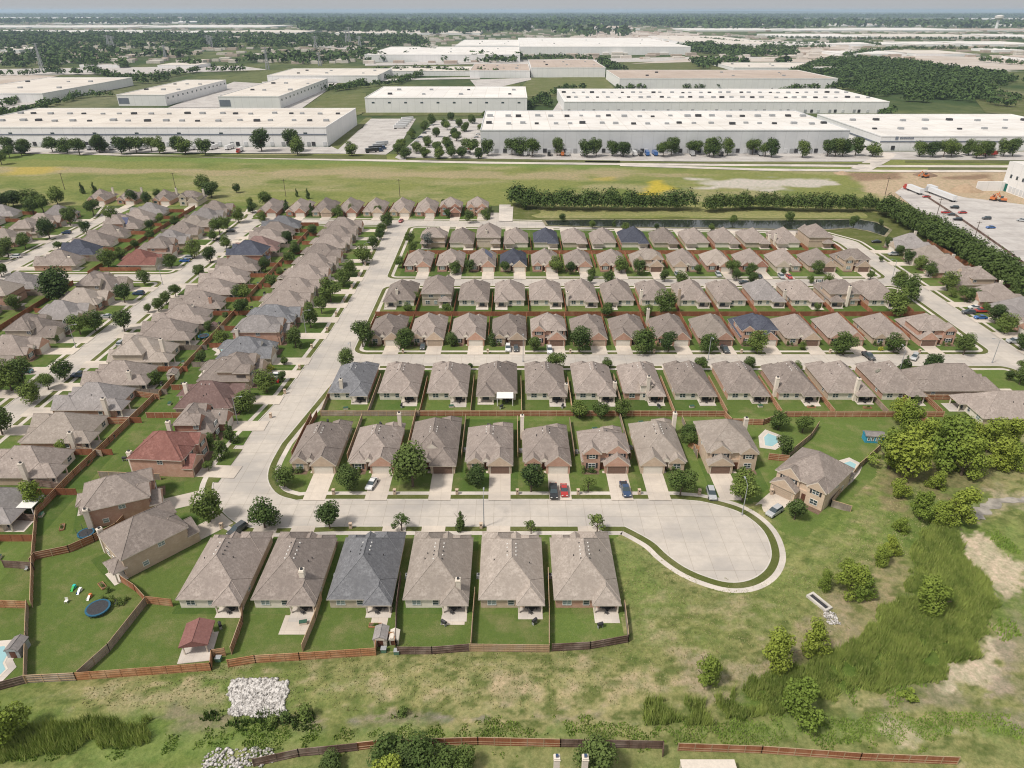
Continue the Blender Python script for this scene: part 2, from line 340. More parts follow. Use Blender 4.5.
P1+=[(7.2,127,0,1)]+[(x,y,0,1) for x,y in bulbA]+[(40,136.8,0,1),(-50,136.8,0,1)]
P1+=[(x,y,0,1) for x,y in smooth(px([(296,501),(279,496),(270,487),(267,477),(270,464),(281,444)]))]
B1=block(P1)
P2=[(7.2,127,0,1)]+[(-40,127,0,1)]+[(x,y,0,1) for x,y in elbow]+[(-70.5,190,0,1),(-67,240,0,1),(-66,300,0,1),(-68,383,6,1),(-141,388,6,1),(-143,300,0,1),(-144,60,0,0),(7.2,60,0,0)]
B2=block(P2)
block([(-55.5,218,5,1),(167,218,5,1),(167,286.5,5,1),(-55.5,286.5,5,1)])
block([(-56,295,5,1),(167,295,5,1),(168,369,24,1),(-57,381,5,1)])
block([(-152,50,0,1),(-152,293,5,1),(-228,293,5,1),(-228,50,0,0)])
block([(-152,301,5,1),(-152,400,0,1),(-157,428,0,0),(-228,428,0,0),(-230,400,0,1),(-228,301,5,1)])
block([(-237,80,0,1),(-237,400,0,1),(-246,428,0,0),(-520,428,0,0),(-520,80,0,0)])
block([(-150,400,4,1),(-141,396,4,1),(-13,391.5,3,1),(-13,425,0,0),(-150,425,0,0)])
block([(-3,391.5,3,1),(158,381,14,1),(177,352,10,1),(177,160,0,0),(330,160,0,0),(330,425,0,0),(-3,425,0,0)],m_verge)
# ---- terrain with graded ground cover: creek land in front, and the field behind the houses
def terrain(name,X,Y,colf,hf,maskf,mat):
    gx,gy=np.meshgrid(X,Y,indexing='ij'); c=colf(gx,gy); z=hf(gx,gy); v=np.stack([gx.ravel(),gy.ravel(),z.ravel()],1)
    nx,ny=gx.shape; i=(np.arange(nx-1)[:,None]*ny+np.arange(ny-1)[None,:]).ravel(); f=np.stack([i,i+ny,i+ny+1,i+1],1)
    if maskf is not None:
        cx=v[f,0].mean(1); cy=v[f,1].mean(1); f=f[maskf(cx,cy)]
    return O(name,np_mesh(name,v,f,[mat],col=c.reshape(-1,3),smooth=True),kind='structure')
mt,n,b=newmat('wild_ground',1,.04); at_=n.nodes.new('ShaderNodeVertexColor'); at_.layer_name='Col'; v=coord(n,'World')
c=mixc(n,1.0,at_.outputs[0],mixc(n,ramp(n,noise(n,v,1.5,8,.9),.36,.64),(.66,.70,.62),(1.32,1.28,1.3)),'MULTIPLY')
c=mixc(n,1.0,c,mixc(n,ramp(n,noise(n,v,.45,5,.75),.38,.62),(.80,.88,.80),(1.22,1.15,1.2)),'MULTIPLY')
n.links.new(c,b.inputs['Base Color']); bp=n.nodes.new('ShaderNodeBump'); bp.inputs['Strength'].default_value=.5; bp.inputs['Distance'].default_value=.3
n.links.new(noise(n,v,1.6,5,.8),bp.inputs['Height']); n.links.new(bp.outputs[0],b.inputs['Normal'])
def blend(c,w,col):
    w=np.clip(w,0,1)[...,None]; return c*(1-w)+np.array(col)*w
fenceS=px([(-40,694),(0,690),(25,684),(78,681),(212,671),(228,667),(375,656),(395,655),(470,652),(551,653),(566,652),(628,643),(626,606)])
walk=[at(*q) for q in [(626,606),(616,545),(640,546),(662,560),(690,579),(730,589),(765,582),(782,562),(778,540),(768,526)]]
c9=px([(768,526),(800,548),(880,478),(880,436)])
devp=[(-400,400)]+[(-400,fenceS[0][1])]+fenceS+px([(626,606),(612,545)])+[(30,128),(60,135)]+c9+px([(1060,436)])+[(400,400)]
bulbp=[(20,128)]+bulbS[2:]+bulbN+[(40,137),(20,137)]
BOT=px([(-60,790),(255,768),(380,751),(478,747.5),(560,750),(662,751),(662,757),(800,762),(950,766),(1100,772)])
reedP=[px(l) for l in [
 [(905,600),(912,545),(935,522),(955,535),(968,565),(985,582),(1000,600),(985,625),(975,655),(950,672),(930,690),(860,695),(800,712),(722,725),(720,700),(745,685),(800,672),(830,655),(860,640),(880,612)],
 [(643,703),(668,700),(676,712),(685,715),(686,702),(702,704),(712,728),(644,729)],
 [(-10,745),(30,735),(90,722),(150,724),(152,745),(70,752),(20,768),(-10,768)]]]
def fg_col(x,y):
    c=np.zeros(x.shape+(3,)); c[:]=(.215,.22,.092)
    n1=fbm(x,y,26,5,1); n2=fbm(x,y,7,5,2); n3=fbm(x,y*1.6,2.2,4,3); n4=fbm(x,y,60,4,4)
    c=blend(c,(n1-.47)*5,(.285,.265,.135)); c=blend(c,(n2-.56)*7,(.33,.29,.175)); c=blend(c,(n3-.62)*7,(.36,.31,.20)); c=blend(c,(.46-n3)*9,(.13,.15,.055)); c=blend(c,(.50-n1)*7,(.14,.185,.055))
    def z(poly,col,soft=2,amp=4,k=1.0,base=0):
        nonlocal c
        s=sdist(x,y,px(poly))+(n3-.5)*amp*1.5+(n2-.5)*amp*2.2; t_=np.clip((s+base)/(soft*1.7)+.3,0,1); t_=t_*t_*(3-2*t_)*(.75+.6*n3)*(.85+.4*n2); c=blend(c,np.clip(t_,0,1)*k,col)
    z([(600,535),(640,548),(690,590),(730,592),(700,620),(640,640),(610,600)],(.15,.195,.062),6,6,.85)
    z([(740,592),(785,570),(770,520),(800,548),(860,500),(900,490),(930,470),(940,500),(880,560),(830,600),(790,640),(700,650),(660,640),(700,605)],(.165,.205,.065),8,7,.85)
    z([(880,500),(915,480),(900,510),(850,545),(812,560)],(.33,.28,.17),6,8,.6)
    z([(690,600),(760,610),(770,630),(700,628),(660,622)],(.36,.30,.20),7,10,.9)
    z([(230,655),(630,640),(640,655),(230,672)],(.125,.16,.055),5,4,.7)
    z([(90,690),(230,680),(235,712),(100,725),(80,710)],(.36,.30,.20),7,10,.9)
    z([(280,688),(640,672),(700,672),(660,700),(600,712),(420,708),(290,710)],(.36,.295,.20),6,10,.9)
    z([(0,700),(60,720),(210,712),(215,730),(120,745),(0,735)],(.15,.20,.060),4,7,.85)
    z([(170,716),(240,712),(225,740),(170,742)],(.25,.20,.165),3,6,.7)
    z([(290,715),(345,712),(480,716),(640,714),(700,706),(700,716),(640,722),(480,724),(350,732),(300,736)],(.26,.215,.18),3,6,.85)
    z([(345,719),(360,716),(358,726),(345,726)],(.22,.20,.19),1,1)
    z([(420,712),(470,713),(520,722),(440,724)],(.22,.20,.19),1.5,4,.8)
    z([(0,745),(250,735),(420,728),(620,728),(800,716),(860,712),(960,716),(1040,728),(1040,745),(800,748),(600,745),(300,748),(60,775)],(.165,.215,.070),3,7,.85)
    z([(250,752),(380,742),(600,738),(960,748),(1040,752),(1040,775),(250,775)],(.215,.225,.10),3,5,.8)
    z([(880,720),(905,722),(925,745),(915,750),(890,738)],(.42,.36,.27),2,5,.8); z([(935,722),(960,720),(975,742),(960,742)],(.42,.36,.27),2,5,.8); z([(1005,722),(1030,722),(1030,728),(1005,727)],(.42,.36,.27),1.5,3,.8)
    z([(850,710),(935,690),(960,700),(1000,712),(1030,715),(1030,735),(960,718),(850,715)],(.24,.205,.16),3,5,.7)
    for p in reedP:
        s=sdist(x,y,p)+(n3-.5)*3; c=blend(c,np.clip(s/2.5+.3,0,1),(.10,.145,.036))
    z([(880,640),(905,600),(915,560),(900,545),(880,560),(850,600),(800,620),(790,650),(850,650)],(.27,.215,.15),4,8,.55)
    z([(755,672),(790,640),(845,612),(852,630),(800,668)],(.30,.25,.18),3,8,.6)
    z([(690,672),(760,660),(765,680),(720,700),(690,700)],(.31,.26,.19),4,9,.75)
    z([(958,528),(985,536),(1000,556),(1030,572),(1030,600),(1005,602),(985,585),(972,568),(955,545)],(.50,.41,.335),1.6,5)
    z([(998,600),(1040,580),(1040,760),(1000,690),(990,640)],(.27,.235,.17),4,6,.7)
    z([(935,672),(958,660),(978,636),(1000,640),(1004,660),(992,690),(960,690),(940,682)],(.50,.41,.34),1.6,5)
    z([(1000,640),(1012,660),(1010,700),(992,700),(1000,670)],(.26,.22,.175),2,4,.8)
    z([(860,480),(910,460),(1000,455),(1030,460),(1030,480),(930,500),(900,520)],(.20,.155,.10),4,9,.6)
    z([(955,450),(1040,440),(1040,475),(990,485),(965,478)],(.27,.26,.13),4,6,.85)
    z([(985,520),(1030,508),(1030,565),(1005,555),(990,535)],(.19,.23,.08),3,6,.85)
    z([(960,520),(975,503),(1000,495),(1040,490),(1040,511),(1010,514),(985,528),(968,532)],(.33,.28,.21),3,5,.8)
    c*=(1+.06*np.sin((x*.75-y*.66)*2.1+n1*5)*np.clip((x-25)/20,0,1)*np.clip((y-105)/10,0,1))[...,None]
    return c*np.array([.93,.95,.87])
creekP=px([(968,518),(976,509),(988,504),(1000,502),(1015,498),(1040,497),(1040,503),(1018,505),(1004,507),(992,512),(982,518),(976,524),(970,524)])
def jit(P_,a,k=5):
    o=[];n=len(P_)
    for i in range(n):
        for q in range(k):
            t=q/k; x=P_[i][0]*(1-t)+P_[(i+1)%n][0]*t; y=P_[i][1]*(1-t)+P_[(i+1)%n][1]*t; r=fbm(np.array([x]),np.array([y]),2.2,3,15)[0]-.5; o.append((x+r*a,y-r*a))
    return o
creekP=jit(creekP,4.5)
def fg_h(x,y):
    w=np.clip(np.minimum(-sdist(x,y,devp),-sdist(x,y,bulbp)-3.6)/6,0,1); z=.1355+.03*np.clip(w*8,0,1)+w*(.42+fbm(x,y,9,4,5)*.35+(fbm(x,y,2.5,3,6))*.2)
    ch=np.exp(-((y-(78+fbm(x,x*0,18,2,8)*3))/3.0)**2)*np.clip((x+60)/10,0,1)*np.clip((45-x)/10,0,1)
    cs=sdist(x,y,creekP); z=np.where(cs>-3,np.minimum(z,.32+np.clip(-cs,0,3)*.25),z)
    return np.maximum(z-ch*.8*w,.17*(w>.02)+.1355*(w<=.02))
terrain('wild_ground',np.arange(-125,175,.55),np.arange(56,205,.55),fg_col,fg_h,lambda x,y:(sdist(x,y,devp)<.9)&(sdist(x,y,bulbp)<-1.2),mt)
def fl_col(x,y):
    c=np.zeros(x.shape+(3,)); c[:]=(.19,.205,.07); n1=fbm(x,y*2.5,70,5,11); n2=fbm(x,y*1.5,18,4,12)
    c=blend(c,(n1-.46)*6,(.27,.25,.13)); c=blend(c,(n2-.5)*5,(.145,.175,.055))
    def z(poly,col,soft,amp,k):
        nonlocal c
        c=blend(c,np.clip((sdist(x,y,px(poly))+(n2-.5)*amp+(n1-.5)*amp)/soft,0,1)*k,col)
    z([(-60,165),(500,172),(700,172),(700,178),(500,181),(-60,172)],(.33,.27,.17),10,30,.8)
    z([(-60,150),(620,162),(900,168),(900,172),(500,168),(-60,160)],(.15,.20,.06),8,14,.9)
    z([(10,166),(60,166),(50,176),(5,176)],(.38,.30,.07),10,25,.8)
    z([(650,178),(668,179),(672,190),(655,197),(640,195)],(.42,.33,.05),6,14,.95); z([(590,177),(615,177),(615,181),(590,181)],(.38,.30,.07),6,14,.6)
    z([(685,178),(760,176),(845,176),(858,190),(800,191),(700,191)],(.44,.40,.36),8,32,1)
    z([(840,176),(905,170),(1060,165),(1060,205),(900,205),(862,192)],(.40,.31,.22),6,12,1)
    z([(840,172),(905,172),(910,180),(850,184)],(.24,.165,.115),6,8,1); z([(935,176),(990,174),(995,180),(940,181)],(.24,.165,.115),6,8,1)
    z([(510,203),(900,205),(900,218),(510,218)],(.24,.235,.10),5,14,.9)
    return c
terrain('field',np.arange(-760,520,3.2),np.arange(398,602,2.2),fl_col,lambda x,y:.16+(fbm(x,y,30,3,9)-.5)*.25,lambda x,y:~((y<427)&(x<-4)),mt)
def strip(name,pts,w,z,mat,kind='structure',pxl=True):
    P_=px(pts) if pxl else pts; g=G(); L=[];Rr=[]
    for i,p in enumerate(P_):
        a=Vector(P_[max(i-1,0)]); b=Vector(P_[min(i+1,len(P_)-1)]); d=(b-a).normalized(); nn=Vector((-d.y,d.x)); L.append((p[0]+nn.x*w/2,p[1]+nn.y*w/2,z)); Rr.append((p[0]-nn.x*w/2,p[1]-nn.y*w/2,z))
    for i in range(len(P_)-1): g.q([Rr[i],Rr[i+1],L[i+1],L[i]])
    return g.ob(name,mat,kind=kind)
strip('road',[(-60,151),(60,153.5),(200,157),(340,160),(480,163),(620,164.5),(880,166.5),(1060,167)],8,.36,m_walk)
strip('road',[(620,165.5),(760,170),(900,171.5),(1060,171.5)],8,.372,m_walk)
strip('road',[(860,170),(880,160),(888,153)],14,.384,m_walk)
strip('road',[(505,222),(505,205)],7,.30,m_walk)
strip('path',[(511,222),(512,207)],1.6,.33,m_walk)
strip('path',[(0,480),(0,470)],1.2,.15,m_walk)
# pond with banks
m_water,n,b=newmat('pond_water',.08,.6); b.inputs['Base Color'].default_value=(.025,.03,.024,1)
m_bank=M('bank_soil',(.28,.24,.16),(.11,.12,.06),.25,which='World')
pond=px([(545,221),(600,220.3),(700,220.5),(765,221),(830,220.5),(858,220),(876,223),(889,230),(884,236),(868,231),(850,228),(830,229.5),(800,230),(765,229),(700,228),(600,227),(548,225.5)])
sheet('pond_bank',offset(pond,-1.6),.30,m_bank); sheet('pond',pond,.32,m_water)
m_wet=M('creek_water',(.40,.36,.31),(.22,.20,.17),.5,which='World',rough=.25,spec=.5)
sheet('creek_water',creekP,.42,m_wet)
sheet('creek_water',px([(430,715),(445,713),(470,716),(500,720),(470,722),(440,720)]),.0,m_wet)
# ---------------------------------------------------------------- fences
def fence(pts,col,label,h=1.85,group=None,near=False,pxl=False,cap=True):
    P_=px(pts) if pxl else pts; c=Vector(P_[0]); base=.13
    root=O('wooden_fence',None,loc=(c.x,c.y,base),label=label,cat='fence',group=group)
    q=[(p[0]-c.x,p[1]-c.y) for p in P_]; g=G(); po=G()
    for i in range(len(q)-1):
        g.obox(q[i],q[i+1],.05,0,h); po.obox(q[i],q[i+1],.11,h,h+.05)
        L=math.hypot(q[i+1][0]-q[i][0],q[i+1][1]-q[i][1]); k=max(1,int(L/2.4))
        dx,dy=(q[i+1][0]-q[i][0])/L,(q[i+1][1]-q[i][1])/L
        if near:
            for zz in (.35,.95,1.5): po.obox((q[i][0]+dy*.05,q[i][1]-dx*.05),(q[i+1][0]+dy*.05,q[i+1][1]-dx*.05),.05,zz,zz+.09)
        for j in range(k+1):
            t=j/k; x=q[i][0]*(1-t)+q[i+1][0]*t; y=q[i][1]*(1-t)+q[i+1][1]*t; po.box(x-.07,x+.07,y-.07,y+.07,0,h+.09)
    g.ob('board_panel',MW[col],root); po.ob('post_frame',MW['t' if near and col in 'rg' else col],root)
    return root
# ---------------------------------------------------------------- trees
def crown_mesh(name,mat,kind='round',n=1500,s=.42,seed=0,lobes=11):
    """crown about 1 wide (radius .5), height 1, base at 0, in unit scale, leaves as small quads"""
    rs=np.random.RandomState(seed)
    L=[]
    for i in range(lobes):
        if kind=='round':
            th=rs.rand()*2*PI; zz=rs.uniform(.14,.84); rr=.27*math.sqrt(max(.05,1-((zz-.45)/.55)**2))*rs.uniform(.5,1.05); L.append((math.cos(th)*rr,math.sin(th)*rr,zz,rs.uniform(.18,.27)))
        elif kind=='cone':
            zz=(i+.5)/lobes; th=rs.rand()*2*PI; rr=.26*(1-zz)*rs.uniform(.3,1); L.append((math.cos(th)*rr,math.sin(th)*rr,.08+zz*.82,.20*(1.15-zz)))
        else:
            th=rs.rand()*2*PI; zz=rs.uniform(.15,.86); rr=rs.uniform(.08,.36)*(1.1-.6*zz); L.append((math.cos(th)*rr,math.sin(th)*rr,zz,rs.uniform(.10,.19)))
    L=np.array(L); w=L[:,3]**2; k=rs.choice(len(L),n,p=w/w.sum()); d=rs.normal(size=(n,3)); d/=np.linalg.norm(d,axis=1)[:,None]
    r=L[k,3]*(.55+.5*rs.rand(n)**.6); c=L[k,:3]+d*r[:,None]; c[:,2]=np.clip(c[:,2],0,1.05)
    nrm=d+rs.normal(size=(n,3))*.55; nrm[:,2]+=.35; nrm/=np.linalg.norm(nrm,axis=1)[:,None]
    a=np.cross(nrm,rs.normal(size=(n,3))); a/=np.linalg.norm(a,axis=1)[:,None]; b=np.cross(nrm,a)
    sz=(s*rs.uniform(.6,1.3,n))[:,None]/2; a=a*sz; b=b*sz*rs.uniform(.6,1,(n,1))
    v=np.concatenate([c-a,c-b*.9,c+a,c+b],1).reshape(-1,3); f=np.arange(4*n).reshape(-1,4)
    return np_mesh(name,v,f,[mat])
def trunk_mesh(name,seed=0,wil=False):
    rs=random.Random(seed); g=G(); g.tube((0,0,-.02),(.0,.0,.22),.032,.024,7); g.tube((0,0,.22),(.02,.01,.62),.024,.010,6)
    for i in range(6):
        a=i*1.05+rs.random(); z=.16+.06*i; g.tube((0,0,z),(math.cos(a)*.24,math.sin(a)*.24,z+.26),.014,.005,5)
    return g.mesh(name,[m_bark])
TP={}
for i in range(5): TP['r%d'%i]=(crown_mesh('crown',m_leaf if i%2 else m_leafb,'round',3200,.062,i,13+i),trunk_mesh('trunk',i))
for i in range(2): TP['c%d'%i]=(crown_mesh('crown',m_leaf,'cone',1700,.065,20+i,12),trunk_mesh('trunk',i))
for i in range(3): TP['w%d'%i]=(crown_mesh('crown',m_leafw,'open',3400,.048,30+i,19),trunk_mesh('trunk',i))
for i in range(2): TP['s%d'%i]=(crown_mesh('crown',m_leafb,'open',800,.060,40+i,9),trunk_mesh('trunk',i))
for i in range(2): TP['k%d'%i]=(crown_mesh('crown',m_leafs,'open',1200,.050,50+i,12),trunk_mesh('trunk',i))
TREES={}
def tree(xy,dia,h=None,kind='r',zone='',z0=.13,look=None):
    TREES.setdefault(zone,[]).append((xy,dia,h or dia*1.12,kind,z0,look))
KL={'r':'round green','c':'narrow pointed dark','w':'light green feathery','s':'small sparse','k':'silvery grey'}
def plant_trees():
    rs=random.Random(5); cnt=0
    for zone,l in TREES.items():
        zn,axis,grp=ZONES[zone]
        l.sort(key=lambda t:(t[0][0]/t[0][1]*100 if axis=='x' else t[0][1]))
        for i,(xy,dia,h,kind,z0,look) in enumerate(l):
            ks=[k for k in TP if k[0]==kind]; cm,tm=TP[rs.choice(ks)]
            wh='from the left' if axis=='x' else 'from the bottom'
            sz='large ' if dia>=8 and kind=='r' else ('small ' if dia<4.6 and kind=='r' else '')
            lab=f"{sz}{look or KL[kind]} tree, {ordn(i+1)} {wh} {zn}"
            dia*=1.1; h*=1.06
            r=O('tree',None,loc=(xy[0],xy[1],z0),rz=rs.random()*6.28,label=lab,cat='tree',group=grp); cnt+=1
            cr=.12 if kind in 'rs' else .06
            c_=O('crown',cm,r); c_.scale=(dia*1.12,dia*1.12,h*(1-cr)); c_.location=(0,0,h*cr*1.15)
            t_=O('trunk',tm,r); t_.scale=(h,h,h)
    print('TREES',cnt)
ZONES={}
# ---------------------------------------------------------------- houses
def window(root,x,y,z,w,h,face,det,shut=None,mul=1):
    """face: 'f' -y, 'b' +y, 'l' -x, 'r' +x ; frame sits proud of the wall, pane inside it"""
    fr=G(); pa=G(); t=.09
    def bx(g,a0,a1,z0,z1,d0,d1,m=0):
        if face=='f': g.box(x+a0,x+a1,y-d1,y-d0,z0,z1,m)
        elif face=='b': g.box(x+a0,x+a1,y+d0,y+d1,z0,z1,m)
        elif face=='l': g.box(x-d1,x-d0,y+a0,y+a1,z0,z1,m)
        else: g.box(x+d0,x+d1,y+a0,y+a1,z0,z1,m)
    a=w/2
    bx(fr,-a,-a+t,z,z+h,.0,.09); bx(fr,a-t,a,z,z+h,.0,.09); bx(fr,-a+t,a-t,z,z+t,.0,.09); bx(fr,-a+t,a-t,z+h-t,z+h,.0,.09)
    if det:
        if w>1.3:
            k=2 if w<2.4 else 3
            for i in range(1,k): bx(fr,-a+w*i/k-.05,-a+w*i/k+.05,z+t,z+h-t,.0,.085)
        bx(fr,-a+t,a-t,z+h*.5-.03,z+h*.5+.03,.0,.08)
    bx(pa,-a+t,a-t,z+t,z+h-t,.004,.04)
    if shut and det:
        for s in (-1,1): bx(fr,s*(a+.32)-.22,s*(a+.32)+.22,z-.05,z+h+.05,.0,.07,1)
    f=fr.ob('window',[m_white,m_dark],root); pa.ob('pane',m_glass if (int(x*7+y*3+z)%3) else m_blind,f); return f
def garage(root,x,y,w,mat,det,z=0):
    f=G(); h=2.25
    f.box(x-w/2-.12,x-w/2,y-.09,y,z,h+.12); f.box(x+w/2,x+w/2+.12,y-.09,y,z,h+.12); f.box(x-w/2,x+w/2,y-.09,y,h,h+.12)
    d=G()
    for i in range(4): d.box(x-w/2,x+w/2,y-.05-.012*(i%2),y,.01+z+i*h/4,z+(i+1)*h/4-.02)
    d.ob('garage_door',mat,root); f.ob('garage_frame',m_trim,root)
HL=[]
def house(x,y,rot,w=11.6,d=19,st=1,g=1,roof='b',wall='p',rear='c',gd=0,ch=None,pat=1,near=1,label='',group='',fx=0,dorm=0,front='gable',solar=0,rearblk=0,cover=0,shape='house'):
    """front looks to -y before rotation. near: 2 = full detail, 1 = medium, 0 = far"""
    rs=random.Random(int(x*13+y*7)); det=near>=1
    root=O('house',None,loc=(x,y,.13),rz=rot,label=label,cat='house',group=group)
    m_w=MB[wall]; m_r=m_siding if rear=='c' else MB[rear]; RF=MR[roof]
    wl=G(); rf=G(); pit=.80+rs.uniform(-.05,.06); a=w/2; y0=-d/2; y1=d/2; e=3.0; gw=min(6.2,w*.52)
    ym=y0+2.0; yb=y1-(1.6 if near==2 and group.startswith('houses of the bottom') else 2.2)
    wm=[0,0,1,0,0,0]   # rear face siding
    if rear==wall: wm=[0]*6
    gx0,gx1=(a-gw,a) if g>0 else (-a,-a+gw)
    px0,px1=(a-4.8,a) if pat>0 else (-a,-a+4.8)
    if rearblk: wm=[0,0,0,0,0,0]
    wl.box(-a,a,ym,yb,0,e,wm); top=rf.hip(-a,a,ym,yb,e,pit,0,'h','h','y' if (yb-ym)>=w else 'x') if not (st==2 and rearblk==1) else e+a*pit
    # garage wing in front
    wl.box(gx0+.003,gx1-.003,y0,ym+.5,0,e-.01,0)
    if st==2 and rearblk==1: rf.hip(gx0,gx1,y0,ym+.2,e-.02,pit-.1,0,'g','g','y',ov=.3)
    elif front=='hip': rf.hip(gx0,gx1,y0,ym+5,e-.02,pit,0,'h','h','y',ov=.42)
    else: rf.hip(gx0,gx1,y0,ym+5,e-.02,pit+.05,0,'g','h','y',ov=.42)
    # second front gable / hip on the other side
    if near>=0:
        bx0,bx1=(-a+.4,-a+4.2) if g>0 else (a-4.2,a-.4)
        if st==1 and front!='hip':
            wl.box(bx0,bx1,ym-.9,ym+.5,0,e-.02,0); rf.hip(bx0,bx1,ym-.9,ym+4,e-.03,pit,0,'g' if rs.random()<.7 else 'h','h','y',ov=.35)
        elif front=='hip':
            wl.box(bx0,bx1,ym-1.0,ym+.5,0,e-.02,0); rf.hip(bx0,bx1,ym-1.0,ym+5,e-.03,pit,0,'h','h','y',ov=.35)
    ex=-a+5.1 if g>0 else a-5.1
    if st==1 and near>=1:   # entry gable
        wl.box(ex-.95,ex-.7,ym-.7,ym+.2,0,3.1,1); wl.box(ex+.7,ex+.95,ym-.7,ym+.2,0,3.1,1); wl.box(ex-.95,ex+.95,ym-.68,ym+.2,2.5,3.3,1)
        rf.hip(ex-.95,ex+.95,ym-.7,ym+4,3.3,.85,0,'g','h','y',ov=.25,gm=3)
    ez=e
    if st==2:
        ud=(yb-ym)*(.62 if not rearblk else .97); uy0=ym+.3; uy1=ym+ud; ux0,ux1=-a,a
        if not rearblk and w>12.5: ux0,ux1=(-a,a-1.2) if g<0 else (-a+1.2,a)
        if rearblk==1: uy1=yb
        if rearblk==2: uy0=yb-ud*.62; uy1=yb
        wl.box(ux0+.004,ux1-.004,uy0,uy1,e-.3,5.6,[0,0,1 if rear!=wall and not rearblk else 0,0,0,0]); rf.hip(ux0,ux1,uy0,uy1,5.6,pit-.08,0,'h','h','y' if uy1-uy0>ux1-ux0 else 'x')
        bw=4.4; b0,b1=(-a+.15,-a+bw) if g>0 else (a-bw,a-.15)
        wl.box(b0,b1,uy0-.9,uy0+.3,0,5.55,0); rf.hip(b0,b1,uy0-.9,uy0+4,5.55,pit+.05,0,'g','h','y',ov=.35)
        wl.box(gx0+.6,gx1-.3,uy0-.35,uy0+.3,e,5.5,0)
        rf.hip(gx0+.6,gx1-.3,uy0-.35,uy0+4,5.5,pit,0,'g' if rs.random()<.5 else 'h','h','y',ov=.3)
    # rear patio extension: open under a small roof
    if st==2 and rearblk==1: rf.hip(px0,px1,yb-.2,y1,e+.012,pit-.2,0,'g','h','y',ov=.3)
    else: rf.hip(px0,px1,yb-5,y1,e+.012,pit,0,'h','h','y',ov=.43)
    if dorm:
        dy=ym+2.6; wl.box(-1.3+fx,1.3+fx,dy,dy+2.5,e,5.2,1); rf.hip(-1.3+fx,1.3+fx,dy,dy+4.5,5.2,.8,0,'g','h','y',ov=.3,gm=3)
        window(root,fx,dy,3.9,1.9,1.1,'f',det)
    if rearblk==1 and st==1:  # cream two-storey bay at the rear
        wl.box(-2.2,1.2,yb-3,yb+.25,0,5.5,1); rf.hip(-2.2,1.2,yb-6,yb+.25,5.5,.75,0,'h','h','y',ov=.35)
        window(root,-.5,yb+.25,1,1.9,1.5,'b',det)
    wl.ob('wall',[m_w,m_r],root); ro=rf.ob('roof',[RF,m_trim,m_w,m_r],root)
    garage(root,(gx0+gx1)/2,y0,gw-1.3,m_gar[gd],det)
    # openings
    wx=(bx0+bx1)/2
    fy=(ym-.9 if st==1 and front!='hip' else (ym-1.0 if front=='hip' else ym+.3-.9))
    window(root,wx,fy,.8,1.9,1.5,'f',det,shut=(wall in 'pr'))
    if st==2:
        window(root,wx,fy,3.7,1.7,1.3,'f',det,shut=(wall in 'prt'))
        for xx in ((-1.1,1.1) if near else (0,)): window(root,(gx0+gx1)/2+.15+xx,ym+.3-.35,3.6,1.0,1.25,'f',det,shut=(wall in 'pt'))
        if near:
            yy=(yb+ym)/2-1
            for s,fc in ((a,'r'),(-a,'l')):
                if not(not rearblk and w>12.5): window(root,s*.9997,yy,3.7,1.5,1.1,fc,det)
    if near:
        nx=(-a+2.2,) if pat>0 else (a-2.2,)
        for q in nx: window(root,q,yb,.75,1.8,1.6,'b',det)
        window(root,(px0-1.4) if pat>0 else px1+1.4,yb,.75,1.3,1.6,'b',det)
        for s,fc in ((a,'r'),(-a,'l')): window(root,s,yb-4,.9,1.3,1.2,fc,det); 
        if st==2 and not rearblk: window(root,0,ym+ud,3.75,1.6,1.1,'b',det)
        if st==2 and rearblk:
            for q in (-2.6,2.2): window(root,q,uy1,3.6,1.8,1.2,'b',det)
        dr=G(); dr.box(ex-.5,ex+.5,ym-.06,ym-.0,.0,2.1); dr.ob('front_door',m_door,root)
        pd=G(); pc=(px0+px1)/2; pd.box(pc-1.0,pc+1.0,yb,yb+.05,.05,2.1); pd.ob('patio_door',m_glass,root)
    for s in ((px0+.15,px1-.15) if near else ()):
        p=G(); p.box(s-.14,s+.14,y1-.35,y1-.07,.02,e-.25); p.ob('post',m_chim if near else m_trim,root)
    sl_=G(); sl_.box(px0-.2*rs.random(),px1,yb+.0,y1+rs.uniform(.1,2.4),-.0,.06); sl_.ob('patio_slab',m_walk,root)
    if ch is not None:
        c=G(); cx=(a+.42)*(-1 if ch[0]<0 else 1) if abs(ch[0])>5 else ch[0]; cy=ch[1]; ht=ch[2] if len(ch)>2 else top+.9
        c.box(cx-.48,cx+.48,cy-.55,cy+.55,0,ht); c.box(cx-.55,cx+.55,cy-.62,cy+.62,ht-.35,ht-.2)
        co_=c.ob('chimney',[m_chim if (len(ch)<4) else m_w],root); cc=G(); cc.box(cx-.22,cx+.22,cy-.22,cy+.22,ht,ht+.35,0); cc.ob('flue',m_dark,co_)
    if near==2:   # ridge vents
        for i in range(rs.choice((3,4,5))):
            for s in (-1,1):
                yv=ym+w/2+.6+i*1.15
                if yv>yb-w/2: continue
                xv=s*.9; z=top-abs(xv)*pit; v=G(); v.box(xv-.11,xv+.11,yv-.12,yv+.12,z-.18,z+.16); v.ob('roof_vent',m_white if rs.random()<.75 else m_dark,ro)
    if near>=1:   # plumbing stacks
        for i in range(2):
            xv=rs.choice((-1,1))*rs.uniform(2,4); yv=rs.uniform(ym+w/2,yb-w/2-.5) if yb-ym>w+1 else 0; z=top-abs(xv)*pit
            if st==1: v=G(); v.tube((xv,yv,z-.2),(xv,yv,z+.35),.1,.1,6); v.ob('vent_pipe',m_dark,ro)
